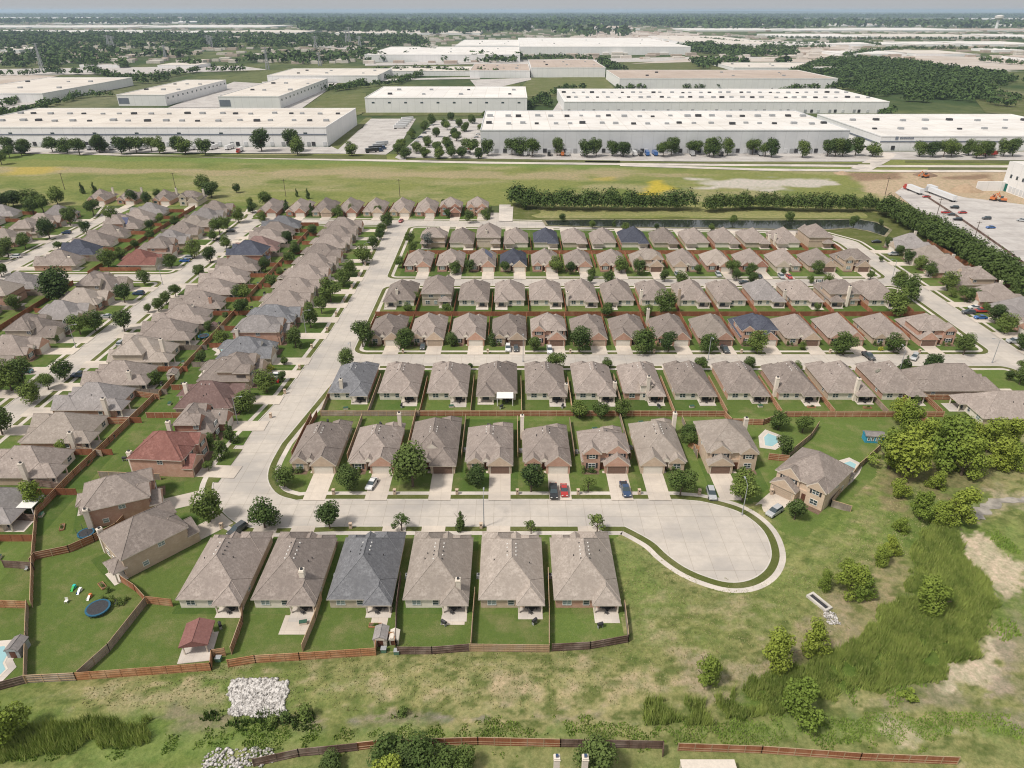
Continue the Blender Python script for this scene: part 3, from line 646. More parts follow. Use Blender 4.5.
    if solar:
        s=G(); zt=top
        for i in range(3):
            for j in range(2):
                yv=-3+i*2.1; x0=1.2+j*1.7; x1=x0+1.6; sx=1 if solar>0 else -1; z0=zt-x0*pit+.07; z1=zt-x1*pit+.07
                q=[(sx*x0,yv,z0),(sx*x1,yv,z1),(sx*x1,yv+2,z1),(sx*x0,yv+2,z0)]; s.q(q[::-1] if sx>0 else q); s.q([(p[0],p[1],p[2]-.06) for p in (q if sx>0 else q[::-1])])
        s.ob('solar_panels',m_solar,ro)
    if cover:
        c=G(); c.box(cover-2.5,cover+2.5,yb+.1,yb+4,2.65,2.8); c.ob('patio_cover',m_white,root)
        for s in (-2.3,2.3): p=G(); p.box(cover+s-.1,cover+s+.1,yb+3.7,yb+3.9,0,2.65); p.ob('post',m_white,root)
    HL.append((x,y,rot,w,d)); return root
m_solar,_n,_b=newmat('solar_panel',.15,.6); _b.inputs['Base Color'].default_value=(.03,.04,.12,1)
def loc(h,x,y):
    X,Y,r=h; return (X+x*math.cos(r)-y*math.sin(r),Y+x*math.sin(r)+y*math.cos(r))
QN=[0]
def quad(name,h,x0,x1,y0,y1,z,mat):
    QN[0]+=1; z+=(QN[0]%7)*.0005 if name=='lawn' else (QN[0]%5)*.0005
    g=G(); g.q([loc(h,x0,y0)+(z,),loc(h,x1,y0)+(z,),loc(h,x1,y1)+(z,),loc(h,x0,y1)+(z,)]); return g.ob(name,mat,kind='structure')
ROWS={}
m_bed=M('mulch_bed',(.13,.085,.06),(.20,.14,.10),3,which='World')
def yard(h,w,d,g,setb,back,side=1.5,lot=14.9,rich=None,near=1,left=True,right=False,fc='r',rname='',k=0,drive=True,fh=None,backfence=False,rs=random):
    """lawn, driveway, front walk and yard fences of one lot, in the house's own frame"""
    y0=-d/2; gw=min(6.2,w*.52); gx=(w/2-gw/2)*(1 if g>0 else -1)
    mat=rich or (m_lawng if rs.random()<.5 else m_lawn)
    quad('lawn',h,-lot/2,lot/2,y0-setb+3.3,d/2+back,.1384,mat)
    if drive:
        quad('driveway',h,gx-2.7,gx+2.7,y0-setb-.0,y0+.0,.147,m_drive)
        gg=G(); 
        ex=-w/2+5.1 if g>0 else w/2-5.1
        if near: quad('front_walk',h,min(ex,gx-2.7*g)-.0,max(ex,gx-2.7*g)+.0,y0+.2,y0+1.2,.151,m_drive)
        if near: quad('flower_bed',h,(-w/2 if g>0 else w/2-4.3),(-w/2+4.3 if g>0 else w/2),y0-.4,y0+1.9,.143,m_bed)
    fh=fh or fc
    L=lambda x,y: loc(h,x,y)
    yf=-d/2+5+rs.random()*3
    if left: fence([L(-lot/2,yf),L(-lot/2,d/2+back-.1)],fc,f"{WN[fc]} wooden side fence, {rname}",near=near>1)
def bush(xy,dia,label,grp,mat=None,h=None):
    r=O('bush',None,loc=(xy[0],xy[1],.14),rz=random.random()*6,label=label,cat='shrub',group=grp)
    c=O('foliage',BU[0 if mat is None else mat],r); c.scale=(dia*1.2,dia*1.2,(h or dia*.9))
BU=[crown_mesh('bush',m_leafb,'round',420,.11,60,7),crown_mesh('bush',M('leaves_yellow',(.42,.40,.06),(.30,.32,.05),3),'round',420,.11,61,7),crown_mesh('bush',m_leafw,'open',600,.09,62,9)]
# ---------------------------------------------------------------- the lots, row by row
# code per house: storeys, roof, wall, garage side (+ right / - left seen from the street), extras
def street_row(name,side,ref,items,yfront,d,setb,back,near,phrase,grp,fcs,rear='c',fence_r='r'):
    """side 'S': fronts face the camera; 'N': fronts look away. items: (world x, spec dict)"""
    rs=random.Random(len(name)*7+int(yfront)); n=len(items)
    for i,(x,s) in enumerate(items):
        s=dict(s); rot=0 if side=='S' else PI; dd=s.pop('d',d); yc=(yfront+dd/2) if side=='S' else (yfront-dd/2)
        yc+=s.pop('dy',0); fcl=s.pop('fc',rs.choice(fcs)); lot=s.pop('lot',14.9)
        roof=s.get('roof','b'); st=s.get('st',1); wall=s.get('wall','p')
        lab=f"{'two-storey' if st==2 else 'single-storey'} {RN[roof]}-roofed brick house, {ordn(i+1)} from the left in {phrase}"
        g=s.get('g',1); w=s.get('w',11.8)
        house(x,yc,rot,d=dd,near=near,label=lab,group=grp,**{k:v for k,v in s.items()})
        h=(x,yc,rot); nf=i+1
        yard(h,w,dd,g,(setb if name!='G' else 381.4-12*(x+57)/225-359.5),back,near=near,fc=fcl,rname=f"{ordn(i+1)} from the left along {phrase}",lot=lot,left=(name!='A'),rs=rs)
        ROWS.setdefault(name,[]).append((x,yc,rot,w,dd,g))
def xs(l,y,z=0): return [at(v,y,z)[0] for v in l]
# A: backs to the camera along the bottom
XA=[-59.6,-44.9,-30.0,-15.0,-.1,14.8]
SA=[dict(roof='b',ch=None,pat=-1,g=-1,wall='t',w=12.4,front='hip'),dict(roof='b',ch=(-3.1,5.6,7.0),pat=-1,g=1,wall='t',w=12.2,front='hip'),dict(roof='u',pat=-1,g=-1,w=12.2,wall='c',front='hip'),
 dict(roof='t',ch=(-4.4,7.6,6.4),pat=-1,g=1,w=12.2,front='hip',wall='t'),dict(roof='t',pat=-1,g=1,w=12.2,front='hip',rear='t',wall='t'),dict(roof='t',pat=-1,g=-1,w=12.2,front='hip',wall='p',rear='p')]
street_row('A','N',0,list(zip(XA,SA)),121.3,21.0,5.7,0,2,"the bottom row",'houses of the bottom row',['r'])
# B
XB=[-51.0,-36.0,-20.7,-5.9,9.0,24.0,38.8,56.5]
SB=[dict(roof='b',wall='t',g=1,d=21),dict(roof='b',wall='p',g=1,d=20,ch=(5,8,7.5)),dict(roof='b',wall='t',g=1,d=23,dorm=1,gd=2,w=12.2,front='hip',ch=None),dict(roof='b',wall='t',g=1,gd=2,d=20),
 dict(roof='b',wall='p',g=1,d=19,ch=(-6,7,7.6)),dict(roof='b',wall='p',g=1,st=2,gd=2,d=18),dict(roof='t',wall='t',g=-1,d=22,ch=(6,8,7)),dict(roof='t',wall='t',g=-1,st=2,gd=2,d=19,w=12.6,rearblk=1,ch=(6,5,8))]
street_row('B','S',0,list(zip(XB,SB)),147.6,20,11.1,7,2,"the second row from the bottom",'houses north of the cul-de-sac',['r','g','r'])
# C
XC=[-49.6,-34.5,-19.6,-4.6,10.3,25.2,40.1,55.5,71.5,87.0,102.6,118.5]
SC_=[dict(roof='u',ch=(2.2,7.2,6.6),pat=-1),dict(roof='b',pat=-1),dict(roof='b',pat=-1),dict(roof='b',st=1,cover=-2.5,pat=1,dorm=0),dict(roof='b',pat=-1,ch=(-6,7,4.9)),dict(roof='b',pat=-1,ch=(-6,6,5)),
 dict(roof='b',st=1,rearblk=1,pat=-1,ch=(.6-1.5,8.6,8.2)),dict(roof='b',pat=-1),dict(roof='b',pat=-1),dict(roof='b',pat=-1,ch=(6,6,6.5)),dict(roof='b',pat=-1,ch=(-1.5,8.6,7.6),w=12.8),dict(roof='b',pat=-1,ch=None)]
for i,s in enumerate(SC_): s.update(front='hip',wall='ptp'[i%3],g=1 if i%3 else -1)
street_row('C','N',0,list(zip(XC,SC_)),205,21,4.6,7.2,2,"the third row from the bottom",'houses of the third row',['r','g','r'])
# D
XD=[-45.0,-30.2,-15.6,-1.0,13.0,27.6,42.0,57.0,72.3,87.5,103,118.3,134,150.5]
SD=[dict(roof='b',wall='t',g=1),dict(roof='b',wall='t',g=1,gd=1),dict(roof='b',wall='p',g=1),dict(roof='b',wall='t',g=1,st=1,gd=2),dict(roof='b',wall='p',g=1,st=2,gd=2),dict(roof='b',wall='p',g=1,gd=1),dict(roof='b',wall='p',g=-1),
 dict(roof='b',wall='p',g=1,ch=(-6,8,7)),dict(roof='t',wall='p',g=1,gd=2,st=1),dict(roof='d',wall='p',st=2,g=1,w=12.5),dict(roof='b',wall='t',g=1,gd=2),dict(roof='b',wall='p',g=1,gd=1),dict(roof='b',wall='t',g=1,gd=2),dict(roof='b',wall='p',g=-1,st=2,gd=2,w=13)]
street_row('D','S',0,list(zip(XD,SD)),225,20,7.2,6.5,1,"the fourth row from the bottom",'houses of the fourth row',['r'])
# E
XE=[-45.2,-30.2,-15.4,-.9,13.7,28.3,43,58,73,88,103,118,133,149]
SE=[dict(roof='b',ch=(1,6,6.3)),dict(roof='b',st=2,rearblk=1,wall='c',rear='t'),dict(roof='b'),dict(roof='b'),dict(roof='b',w=12.5),dict(roof='b',ch=(6,8,6)),dict(roof='b'),dict(roof='b',ch=(6,7,6.4)),dict(roof='b',ch=(6,8,7,1)),dict(roof='b'),dict(roof='g',ch=(-6,7,6.3)),dict(roof='b'),dict(roof='b',st=2,rearblk=2,rear='c',ch=(-1,8.5,8.5)),dict(roof='b',ch=(-6,6,6.3))]
for i,s in enumerate(SE): s.setdefault('wall','tpt'[i%3]); s.update(front='hip',g=1 if i%2 else -1,pat=-1 if i%3 else 1)
street_row('E','N',0,list(zip(XE,SE)),281.5,20.5,5.2,7,1,"the fifth row from the bottom",'houses of the fifth row',['r'])
# F
XF=[-43,-28.2,-13.6,.6,15.2,30.3,46,62,79,94.5,110,125.5,141,156.5]
SF=[dict(roof='b',wall='p'),dict(roof='b',wall='p'),dict(roof='b',wall='p',solar=1,g=1),dict(roof='d',wall='t',g=1),dict(roof='b',wall='p'),dict(roof='b',wall='p'),dict(roof='b',wall='p'),dict(roof='t',wall='t',st=2,gd=2,w=13),dict(roof='b',wall='t',g=-1),dict(roof='t',wall='p'),dict(roof='b',wall='r'),dict(roof='b',wall='c',g=-1),dict(roof='b',wall='t',gd=2),dict(roof='b',wall='t',st=2,gd=2)]
street_row('F','S',0,list(zip(XF,SF)),304.5,19,9.8,6,1,"the sixth row from the bottom",'houses of the sixth row',['r'])
# G
XG=[-39.5,-25.2,-11.7,2,17,31.4,46,61.5,77,92.5,107.5,122.5,138,154]
SG=[dict(roof='b',st=2,rearblk=2),dict(roof='b'),dict(roof='b',st=2,rearblk=1,ch=(1,6,8.4)),dict(roof='b'),dict(roof='d'),dict(roof='b'),dict(roof='b'),dict(roof='d',w=13),dict(roof='b'),dict(roof='b'),dict(roof='b'),dict(roof='b',ch=(-6,6,6.2)),dict(roof='b',ch=(6,6,6.4)),dict(roof='b',st=2,rearblk=1,rear='t',wall='t')]
for i,s in enumerate(SG): s.setdefault('wall','tpc'[i%3]); s.update(front='hip',g=1 if i%2 else -1,pat=-1 if i%3 else 1)
street_row('G','N',0,list(zip(XG,SG)),359.5,20,8,5.5,0,"the seventh row from the bottom",'houses of the seventh row',['r'])
# I: the last row before the field
XI=[-141,-124.5,-109.5,-95,-80,-64.5,-50,-35.5,-20]
SI_=[dict(roof='b',wall='r'),dict(roof='b',wall='r'),dict(roof='b',wall='t',gd=1),dict(roof='b',wall='r'),dict(roof='b',wall='t'),dict(roof='b',wall='t'),dict(roof='b',wall='p'),dict(roof='b',wall='r',st=2,gd=2),dict(roof='b',wall='p',st=2,gd=0)]
street_row('I','S',0,list(zip(XI,SI_)),400.5,23,8,5,0,"the last row before the field",'houses along the field',['r'])
# corner houses right of row C, and the rotated one by the bulb
def single(x,y,rot,label,grp,dr=6,lot=15,back=4,near=1,g=1,w=11.8,d=19,lawn=None,left=False,**k):
    house(x,y,rot,label=label,group=grp,g=g,w=w,d=d,near=near,**k); yard((x,y,rot),w,d,g,dr,back,near=near,lot=lot,left=left,rich=lawn)
single(135.5,194,PI/2,"wide hipped brown-roofed house on the corner below the fourth row",'corner houses by the right-hand street',w=13,d=26,dr=8,lot=15,g=-1,roof='b',wall='t',front='hip',pat=-1)
single(146,177.5,PI/2,"grey-brown hipped house beside the green trees at the right edge",'corner houses by the right-hand street',w=13,d=28,dr=5,lot=16,g=1,roof='b',wall='t',front='hip',pat=1)
single(74.5,142,R(-46),"two-storey tan brick house turned at an angle beside the cul-de-sac bulb",'houses north of the cul-de-sac',near=2,w=12.6,d=18,st=2,roof='b',wall='t',rear='t',gd=1,g=-1,dr=8.5,lot=14,rearblk=1)
# ---- columns at the left: fronts face the street on their right ('E') or left ('W')
def column(name,side,xf,items,d,setb,back,phrase,grp,near=1):
    rs=random.Random(int(xf)); 
    for i,(y,s) in enumerate(items):
        s=dict(s); rot=PI/2 if side=='E' else -PI/2; rot+=s.pop('turn',0); dd=s.pop('d',d); x=xf-dd/2 if side=='E' else xf+dd/2; x+=s.pop('dx',0)
        s.setdefault('roof',rs.choice('bbbgt')); s.setdefault('w',rs.choice((11.4,11.8,12.4))); s.setdefault('g',rs.choice((1,1,-1))); s.setdefault('wall',rs.choice('ptpc'))
        roof=s.get('roof','b'); st=s.get('st',1); g=s.get('g',1); w=s.get('w',11.8); kx=(np.interp(y,[190,240,300,383],[-70.5,-67,-66,-68])+80.8 if name=='W' else setb)
        nr=s.pop('near',near); fc=s.pop('fc',rs.choice('rrrg')); bk=s.pop('back',back); lot=s.pop('lot',15.2); sf=s.pop('sf',True); sb=s.pop('setb',kx)
        house(x,y,rot,d=dd,near=nr,label=f"{'two-storey' if st==2 else 'single-storey'} {RN[roof]}-roofed brick house, {ordn(i+1)} from the bottom {phrase}",group=grp,**s)
        yard((x,y,rot),w,dd,g,sb,bk,near=nr,fc=fc,rname=f"{ordn(i+1)} from the bottom {phrase}",lot=lot,left=sf,rs=rs)
        ROWS.setdefault(name,[]).append((x,y,rot,w,dd,g))
H_=lambda y,**k:(y,k)
column('W','E',-80.5,[
 H_(119.0,turn=R(48),roof='b',wall='t',rear='t',st=2,rearblk=1,d=18,w=11.5,dx=9.5,near=2,g=-1,pat=-1,ch=(6,6.5,6.5),sf=False,setb=8,lot=12,back=1),
 H_(133.5,turn=R(24),roof='b',wall='p',rear='p',st=2,rearblk=1,d=18,w=11.5,dx=-3.5,near=2,g=-1,ch=(-6,6,6),sf=False,setb=8,lot=12,back=1),
 H_(152.5,turn=R(-4),roof='r',wall='p',st=2,rearblk=1,d=18,w=12,near=2,g=-1,gd=2,ch=(-5,7,6.6)),
 H_(168.5,roof='b',wall='r',st=2,rearblk=2,d=14,w=10.5,near=2,g=1,ch=(-6,6,6.5)),H_(183,roof='m',wall='t',near=2,w=12.4,g=1,ch=(1,7,7)),H_(200,st=2,roof='b',wall='t',rear='t',w=12.6,near=2,g=1,gd=1,rearblk=0),
 H_(216,roof='u',wall='s',st=1,g=-1,dorm=1,w=12.5),H_(231,roof='g',wall='p',st=2,rearblk=1,w=11,g=1,ch=(-6,6,6.5)),H_(246,roof='u'),H_(261,roof='b',wall='t'),H_(276.5,roof='b'),H_(292,roof='b'),H_(307.5,roof='b',wall='s'),H_(323,roof='b'),H_(338.5,roof='b',wall='t'),H_(354,roof='b',wall='s'),H_(369,roof='b',wall='p')],
 20,11.5,6,'on the wide street\'s left side','houses left of the wide street')
column('E2','W',-133.5,[H_(97,near=1),H_(114),H_(131,cover=-1.5,near=1),H_(148.5,cover=0,ch=(6,3,7)),H_(165,w=13.4,rear='c',ch=(6,6,6)),H_(182,wall='p',rear='p',w=12.6,ch=(6,6,6.6)),H_(197.5,ch=(5,5,6.6),w=12.4),H_(214,st=2,wall='c',rear='c',w=13.5,rearblk=0,ch=(2,6.8,8.6)),H_(231,st=1,wall='s',ch=None,w=12.8),H_(245.5,ch=(-1,3,6.8)),H_(260,ch=(4,6,6.4,1)),H_(275,roof='b'),H_(289.5,roof='b',ch=(0,2,6.4)),H_(304.5,roof='b'),H_(319.5,roof='d',st=2,wall='r',rear='r',rearblk=1),H_(334,roof='m'),H_(348,roof='b'),H_(361,roof='b',solar=-1),H_(374,roof='u')],
 20,10.8,7,'on the second street\'s right side','houses right of the second street')
column('W2','E',-162.5,[H_(170),H_(187),H_(203),H_(218,wall='p',gd=0),H_(233,st=2,wall='c',rear='c',rearblk=2,gd=0,w=12),H_(249,roof='g'),H_(263.5),H_(279,st=2,wall='c',rearblk=2,w=12.5),H_(313,roof='r',wall='c',w=13),H_(330,st=2,wall='p',g=-1),H_(346),H_(361),H_(376),H_(391),H_(406)],
 19,10.8,6,'on the second street\'s left side','houses left of the second street')
column('E3','W',-217.5,[H_(203),H_(219),H_(235),H_(251),H_(267,st=2,wall='p',rear='p',rearblk=1),H_(282),H_(312,ch=(3,6,6)),H_(328,roof='d'),H_(343,roof='b'),H_(357,roof='b',ch=(3,6,6)),H_(373,st=2,solar=1),H_(388),H_(403)],
 19,10.8,6,'on the third street\'s right side','houses right of the third street',near=0)
column('W3','E',-247.5,[H_(300),H_(316),H_(332),H_(348),H_(364,st=2,wall='c'),H_(380),H_(396)],
 19,10.8,5,'on the third street\'s left side','houses left of the third street',near=0)
column('W4','W',-300,[H_(318),H_(334,roof='g'),H_(350),H_(366),H_(382),H_(398,roof='g')],19,8,5,'at the far left edge','houses at the far left edge',near=0)
for i,(x,y,s) in enumerate([(-254,437,{}),(-236,437,{}),(-214,436,{}),(-196,433,dict(st=2,wall='c',rear='c'))]):
    house(x,y,0,near=0,d=16,label=f"brown-roofed house backing onto the field, {ordn(i+1)} from the left above the third street",group='houses above the third street',ch=(5,5,7.5),**s); quad('driveway',(x,y,0),0,5.5,-18,-8,.18,m_drive)
column('ER','W',186.5,[H_(222,st=1),H_(237),H_(252,w=12.6),H_(268,w=13,ch=(-6,6,6.5)),H_(286,st=2,wall='t',rear='t',rearblk=2,w=11,ch=(-6,7,7)),H_(303,w=13.5,ch=(-6,6,6.5)),H_(319,w=12,ch=None),H_(338,roof='g',w=13,ch=(-6,6,7.5),wall='s',rear='s')],
 19,9.8,5,'on the right-hand street\'s right side','houses right of the right-hand street')
# ---- long back fences
F_=lambda p,c,l,near=False,pxl=False,h=1.85: fence(p,c,l,h,'wooden yard fences',near,pxl)
F_([(-56,176.5),(-27,176.5)],'g','weathered grey back fence behind the two leftmost houses of the third row',True)
F_([(-27,176.5),(18,176.4)],'r','red-brown back fence, left half, below the third row of houses',True)
F_([(18,176.4),(62,176.2),(63,172)],'r','red-brown back fence, middle part, behind the two-storey pink brick house',True)
F_([(63,172),(72,171.5),(80,176),(126,176)],'r','red-brown back fence right of the swimming pool, below the third row',True)
F_([(-55.8,176.5),(-56.5,192)],'g','grey fence along the wide street beside the leftmost house, third row',True)
F_([(-57,176.5),(-57.5,163)],'r','red-brown fence along the wide street beside the leftmost house, second row',True)
F_([(-53,252.5),(52,252.5)],'r','red-brown back fence between fourth and fifth rows, left half')
F_([(52,252.5),(160,252.5)],'r','red-brown back fence between fourth and fifth rows, right half')
F_([(-50,331),(164,331)],'r','red-brown back fence between sixth and seventh rows')
F_([(-108.3,188),(-108.5,380)],'r','long red-brown back fence behind the houses left of the wide street',True)
F_([(-190,300),(-190,420)],'r','red-brown fence between second and third streets, upper part')
F_([(-190,190),(-190,288)],'r','red-brown fence between second and third streets, lower part')
F_([(211,215),(212,350)],'r','red-brown fence below the tree belt at the right')
F_([(119,170),(119,186),(160,186)],'r','red-brown fence around the corner house above the green trees',True)
# the fences nearest the camera, traced run by run
for l,c,lab in [
 ([(-40,692),(0,691),(26,684)],'d','dark brown fence behind the pool at the bottom left corner'),
 ([(27,684),(28,640),(29,608)],'g','grey-capped fence between the left pool yard and the trampoline yard'),
 ([(-30,607),(29,609)],'o','orange-brown fence above the pool at the left edge'),
 ([(28,683.5),(77,681)],'g','weathered grey fence at the bottom of the trampoline yard'),
 ([(77,681),(212,671)],'o','orange-brown fence along the bottom of the gazebo yard'),
 ([(212,671),(213,658),(226,656)],'o','short orange fence corner beside the gazebo yard'),
 ([(80,679),(110,652),(147,605)],'g','old grey diagonal fence between trampoline yard and gazebo yard'),
 ([(147,604),(173,607)],'o','short orange fence joining the leftmost bottom row house'),
 ([(147,604),(136,592),(122,583)],'r','red-brown fence behind the turned brick house patio'),
 ([(32,566),(36,560),(70,553),(95,542),(118,530),(127,520)],'r','long red fence between two yards above the trampoline'),
 ([(33,608),(34,562),(38,515)],'r','red-brown fence from pool yard up to the long red fence'),
 ([(38,515),(75,477),(110,444),(155,400)],'r','tall red-brown diagonal fence behind the red-roofed house'),
 ([(5,568),(35,570)],'d','dark fence beside the small yard at the left edge'),
 ([(12,520),(38,522)],'d','dark brown fence below the white patio cover at left'),
 ([(34,486),(62,490)],'d','dark fence above the white patio cover at left'),
 ([(75,452),(103,457)],'g','weathered grey fence beside the big red diagonal fence'),
 ([(98,424),(130,425)],'r','red-brown fence below the third left house with cream chimney'),
 ([(130,396),(160,400)],'r','red-brown fence ending at the shed in the left yards'),
 ([(229,668),(256,663.5),(300,661),(376,656)],'o','long planked brown fence behind the three leftmost bottom row houses'),
 ([(232,655),(243,624),(243,608)],'r','red side fence between the first and second houses of the bottom row'),
 ([(303,652),(316,620),(322,600)],'t','pale-capped side fence between the second and third houses of bottom row'),
 ([(376,655),(377,640),(394,640),(396,648)],'o','small brown fence notch behind the little shed'),
 ([(398,655),(432,655),(469,652)],'d','dark grey fence behind the fourth house of the bottom row'),
 ([(470,652),(549,653)],'t','new pale wood fence behind the fifth house of the bottom row'),
 ([(552,652),(590,650),(628,643)],'d','dark brown fence behind the sixth house of the bottom row'),
 ([(628,643),(627,632),(624,608)],'g','short grey fence at the right end of the bottom row'),
 ([(396,648),(397,610),(401,580)],'d','dark side fence between the third and fourth houses of the bottom row'),
 ([(471,650),(473,620),(475,595)],'g','grey side fence between the fourth and fifth houses of the bottom row'),
 ([(549,651),(549,615),(548,575)],'g','grey side fence between the fifth and sixth houses of the bottom row'),
 ([(255,770),(300,760),(358,754)],'d','dark brown fence at the bottom edge, leftmost run'),
 ([(358,753.5),(380,751)],'r','short red-brown fence left of the bottom edge bushes'),
 ([(380,751),(478,748),(560,750)],'r','red-brown fence behind the bottom edge bushes'),
 ([(560,750),(662,752),(662,760)],'d','dark brown fence at the bottom edge, middle run'),
 ([(677,754),(760,757)],'r','red-brown fence at the bottom edge beside the patio roof'),
 ([(760,757),(858,764),(955,768)],'r','red-brown fence at the bottom edge, rightmost run'),
 ([(850,513),(830,507),(858,470),(880,450)],'g','old grey-brown fence around the pool yard by the cul-de-sac'),
 ([(788,458),(810,440),(818,428)],'g','old grey fence left of the pool yard by the blue playhouse'),
 ([(768,460),(788,462)],'r','short red fence above the turned two-storey house'),
 ([(688,447),(704,456)],'o','orange-brown gate fence left of the two-storey tan brick house')]:
    F_(l,c,lab,True,True,2.55 if l[0][1]>746 else 1.95)
# ---------------------------------------------------------------- trees, placed at their trunks (photo points on the ground)
def T(zone,l,kind='r'):
    for t in l:
        if zone=='C': t=(t[0],t[1],t[2]*(1.28 if t[2]<8 else 1.08))+tuple((((q[0],q[1]*1.2) if isinstance(q,tuple) else q) for q in t[3:]))
        k=t[3] if len(t)>3 else kind; look=t[4] if len(t)>4 else None
        h=None
        if isinstance(k,tuple): k,h=k
        tree(at(t[0],t[1]),t[2],h,k,zone,look=look)
ZONES.update(B=('in the yards below the second house row','x','trees along the cul-de-sac street'),D=('in the front yards, fourth house row','x','front yard trees of the fourth row'),
 S2=('on the far verge behind the third row','x','verge trees behind the third row'),E=('between the fourth and fifth house rows','x','back yard trees'),F=('in the front yards, sixth house row','x','front yard trees of the sixth row'),
 S3=('on the verge behind the fifth row','x','verge trees behind the fifth row'),I=('around the last row before the field','x','trees around the last row'),P=('near the dark pond','x','pond trees'),
 M=('on the wide street\'s left side','y','trees left of the wide street'),R=('right of the right-hand street','y','trees right of the right-hand street'),R2=('in the yards left of the right-hand street','y','yard trees near the right-hand street'),
 L2=('on the second street\'s left side','y','trees left of the second street'),L2b=('on the second street\'s right side','y','trees right of the second street'),L3=('on the third street\'s left side','y','trees left of the third street'),L3b=('on the third street\'s right side','y','trees right of the third street'),
 N=('along the field behind the left houses','x','trees along the field'),C=('in the creek land','y','creek trees'),Z=('along the bottom edge of the picture','x','trees along the bottom edge'),K=('in the yards behind the third row','x','back yard trees of the third row'),
 Wf=('in front of the warehouses along the road','x','roadside trees by the warehouses'),Wp=('in the parking lots between the warehouses','x','parking lot trees'))
T('B',[(413,487,9.5),(350,490,5.8),(285,487,4.8),(265,528,6.5),(330,529,5.6),(402,531,4.6,'s'),(461,531,3.2,('c',6)),(478,486,4.8),(531,492,6.5),(531,534,3.6,'s'),(597,533,5.0,'s'),(588,492,4.2,'s'),(680,496,6.3),(742,502,6.8),(794,520,4.5),(210,522,6.5,('r',8)),(469,484,2.6)])
T('D',[(363,347,8.2),(406,347,6.6),(452,346,4.2),(492,345,4.2,('c',6.2)),(534,352,4.6),(579,352,8),(643,352,8),(668,352,6),(708,352,6.3),(756,353,6.6),(802,350,2.6),(843,355,7.6),(893,353,6.2),(963,355,6.3)])
T('S2',[(348,368,5.6),(556,371,5.6),(607,369,3.4),(700,371,4.2),(748,370,4),(797,372,3),(888,374,3),(904,372,5.2,('c',6)),(930,375,6),(470,371,2.2),(1019,385,5),(1008,381,3)])
T('E',[(408,313,3.6),(416,301,3.2),(447,314,3.6),(607,318,5),(664,314,8),(648,317,4),(579,419,5),(600,419,4.6),(622,417,4.6),(688,441,4.8),(690,447,4),(778,430,5.2),(802,433,4.5),(782,455,5),(985,312,3)])
T('F',[(400,268,4.6,('r',5)),(455,274,5.4),(470,272,5),(505,273,4.6),(556,273,6.6),(570,275,5),(621,273,6),(639,275,6),(697,274,3.6),(732,275,6),(751,275,5),(817,274,5),(783,275,2.6),(434,283,2.4)])
T('S3',[(608,283,5),(664,282,4.4),(681,285,5),(752,285,4.5),(736,281,4.2),(591,278,4),(828,288,5),(810,283,3),(590,284,3)])
T('I',[(266,208,8.5),(287,212,5,('c',8)),(312,216,5.4,('c',8)),(338,218,6.2),(352,215,5),(378,216,5),(387,227,7),(382,234,5.4),(470,223,6),(485,219,5.4),(308,199,4,('c',7)),(297,197,3,('c',6)),(447,218,4.2),(428,249,7.5,'k'),(262,220,4.5),(410,244,5),(413,252,4.5),(253,213,6),(443,205,3)])
T('P',[(853,228,5.4),(789,222,4.8),(562,222,4),(614,227,3.2,('c',4.6)),(733,225,4.6),(523,210,5.5),(519,204,6),(592,229,4),(625,232,4),(711,231,3.4),(700,245,3),(656,230,3),(880,226,3)])
T('M',[(247,411,6.2),(231,443,4.6,('c',7)),(222,458,4.6,('c',7.5)),(211,447,3.4),(200,465,2.6),(267,392,6.2),(283,382,3),(296,348,5.4,('r',7)),(311,328,5.6,('r',9)),(322,314,4.6,('r',7)),(331,302,9),(344,287,6.6),(350,276,6),(363,264,8),(373,250,6),(380,240,4.6),(209,471,2.4,'r'),(285,365,2.6),(301,349,2.4)])
T('R',[(908,264,5.6),(919,270,5.4),(928,277,6),(947,291,6.8),(964,302,5.6),(972,303,5),(994,324,6.4),(1004,334,6.4),(898,256,4.4),(887,248,4.6),(951,297,3.4),(1020,350,5),(880,262,2.4),(1022,372,4)])
T('R2',[(905,300,9.5),(893,315,8.6,('r',11)),(899,286,6),(817,312,3),(870,280,3.4),(950,378,3.5)])
T('L2',[(25,387,8),(12,391,8.2),(96,331,6.4),(81,335,6.6),(125,303,6.6),(145,285,5.6),(172,268,6),(195,258,7),(62,302,13,('r',13)),(220,235,8),(239,223,6.4,('r',8)),(214,241,4.5),(65,262,3),(176,227,5),(57,343,2.6),(228,229,5)])
T('L2b',[(125,332,7),(49,390,4.8),(65,380,5.8),(32,402,6),(3,435,7),(176,297,4.6),(167,305,4.6),(159,312,4.8),(149,313,3),(200,279,5.4),(211,263,6.4),(227,249,5.6),(262,222,4.6),(241,312,4.4),(246,300,5.4),(65,458,4.5,'w'),(40,506,6.5,'w'),(122,507,2.6),(266,272,5.6),(226,320,2.6)])
T('L3',[(9,257,7.6),(26,249,6.8),(50,239,9),(71,226,8.6),(94,216,8),(4,275,4),(59,250,5,('r',4)),(0,262,6)])
T('L3b',[(87,234,6),(112,222,7),(2,277,5),(96,246,2.4,'c'),(60,268,3)])
T('N',[(14,207,12,('r',9)),(30,206,12,('r',9)),(44,213,9),(58,205,9),(3,210,11,('r',9)),(96,197,5.4,('c',10)),(83,194,4.6,('c',8)),(133,204,7),(148,205,6.4),(158,199,5),(212,198,12,('r',9)),(204,192,9),(10,158,11,('r',9)),(22,156,9,('r',8)),(2,165,9),(250,205,4),(237,193,5),(34,215,8)])
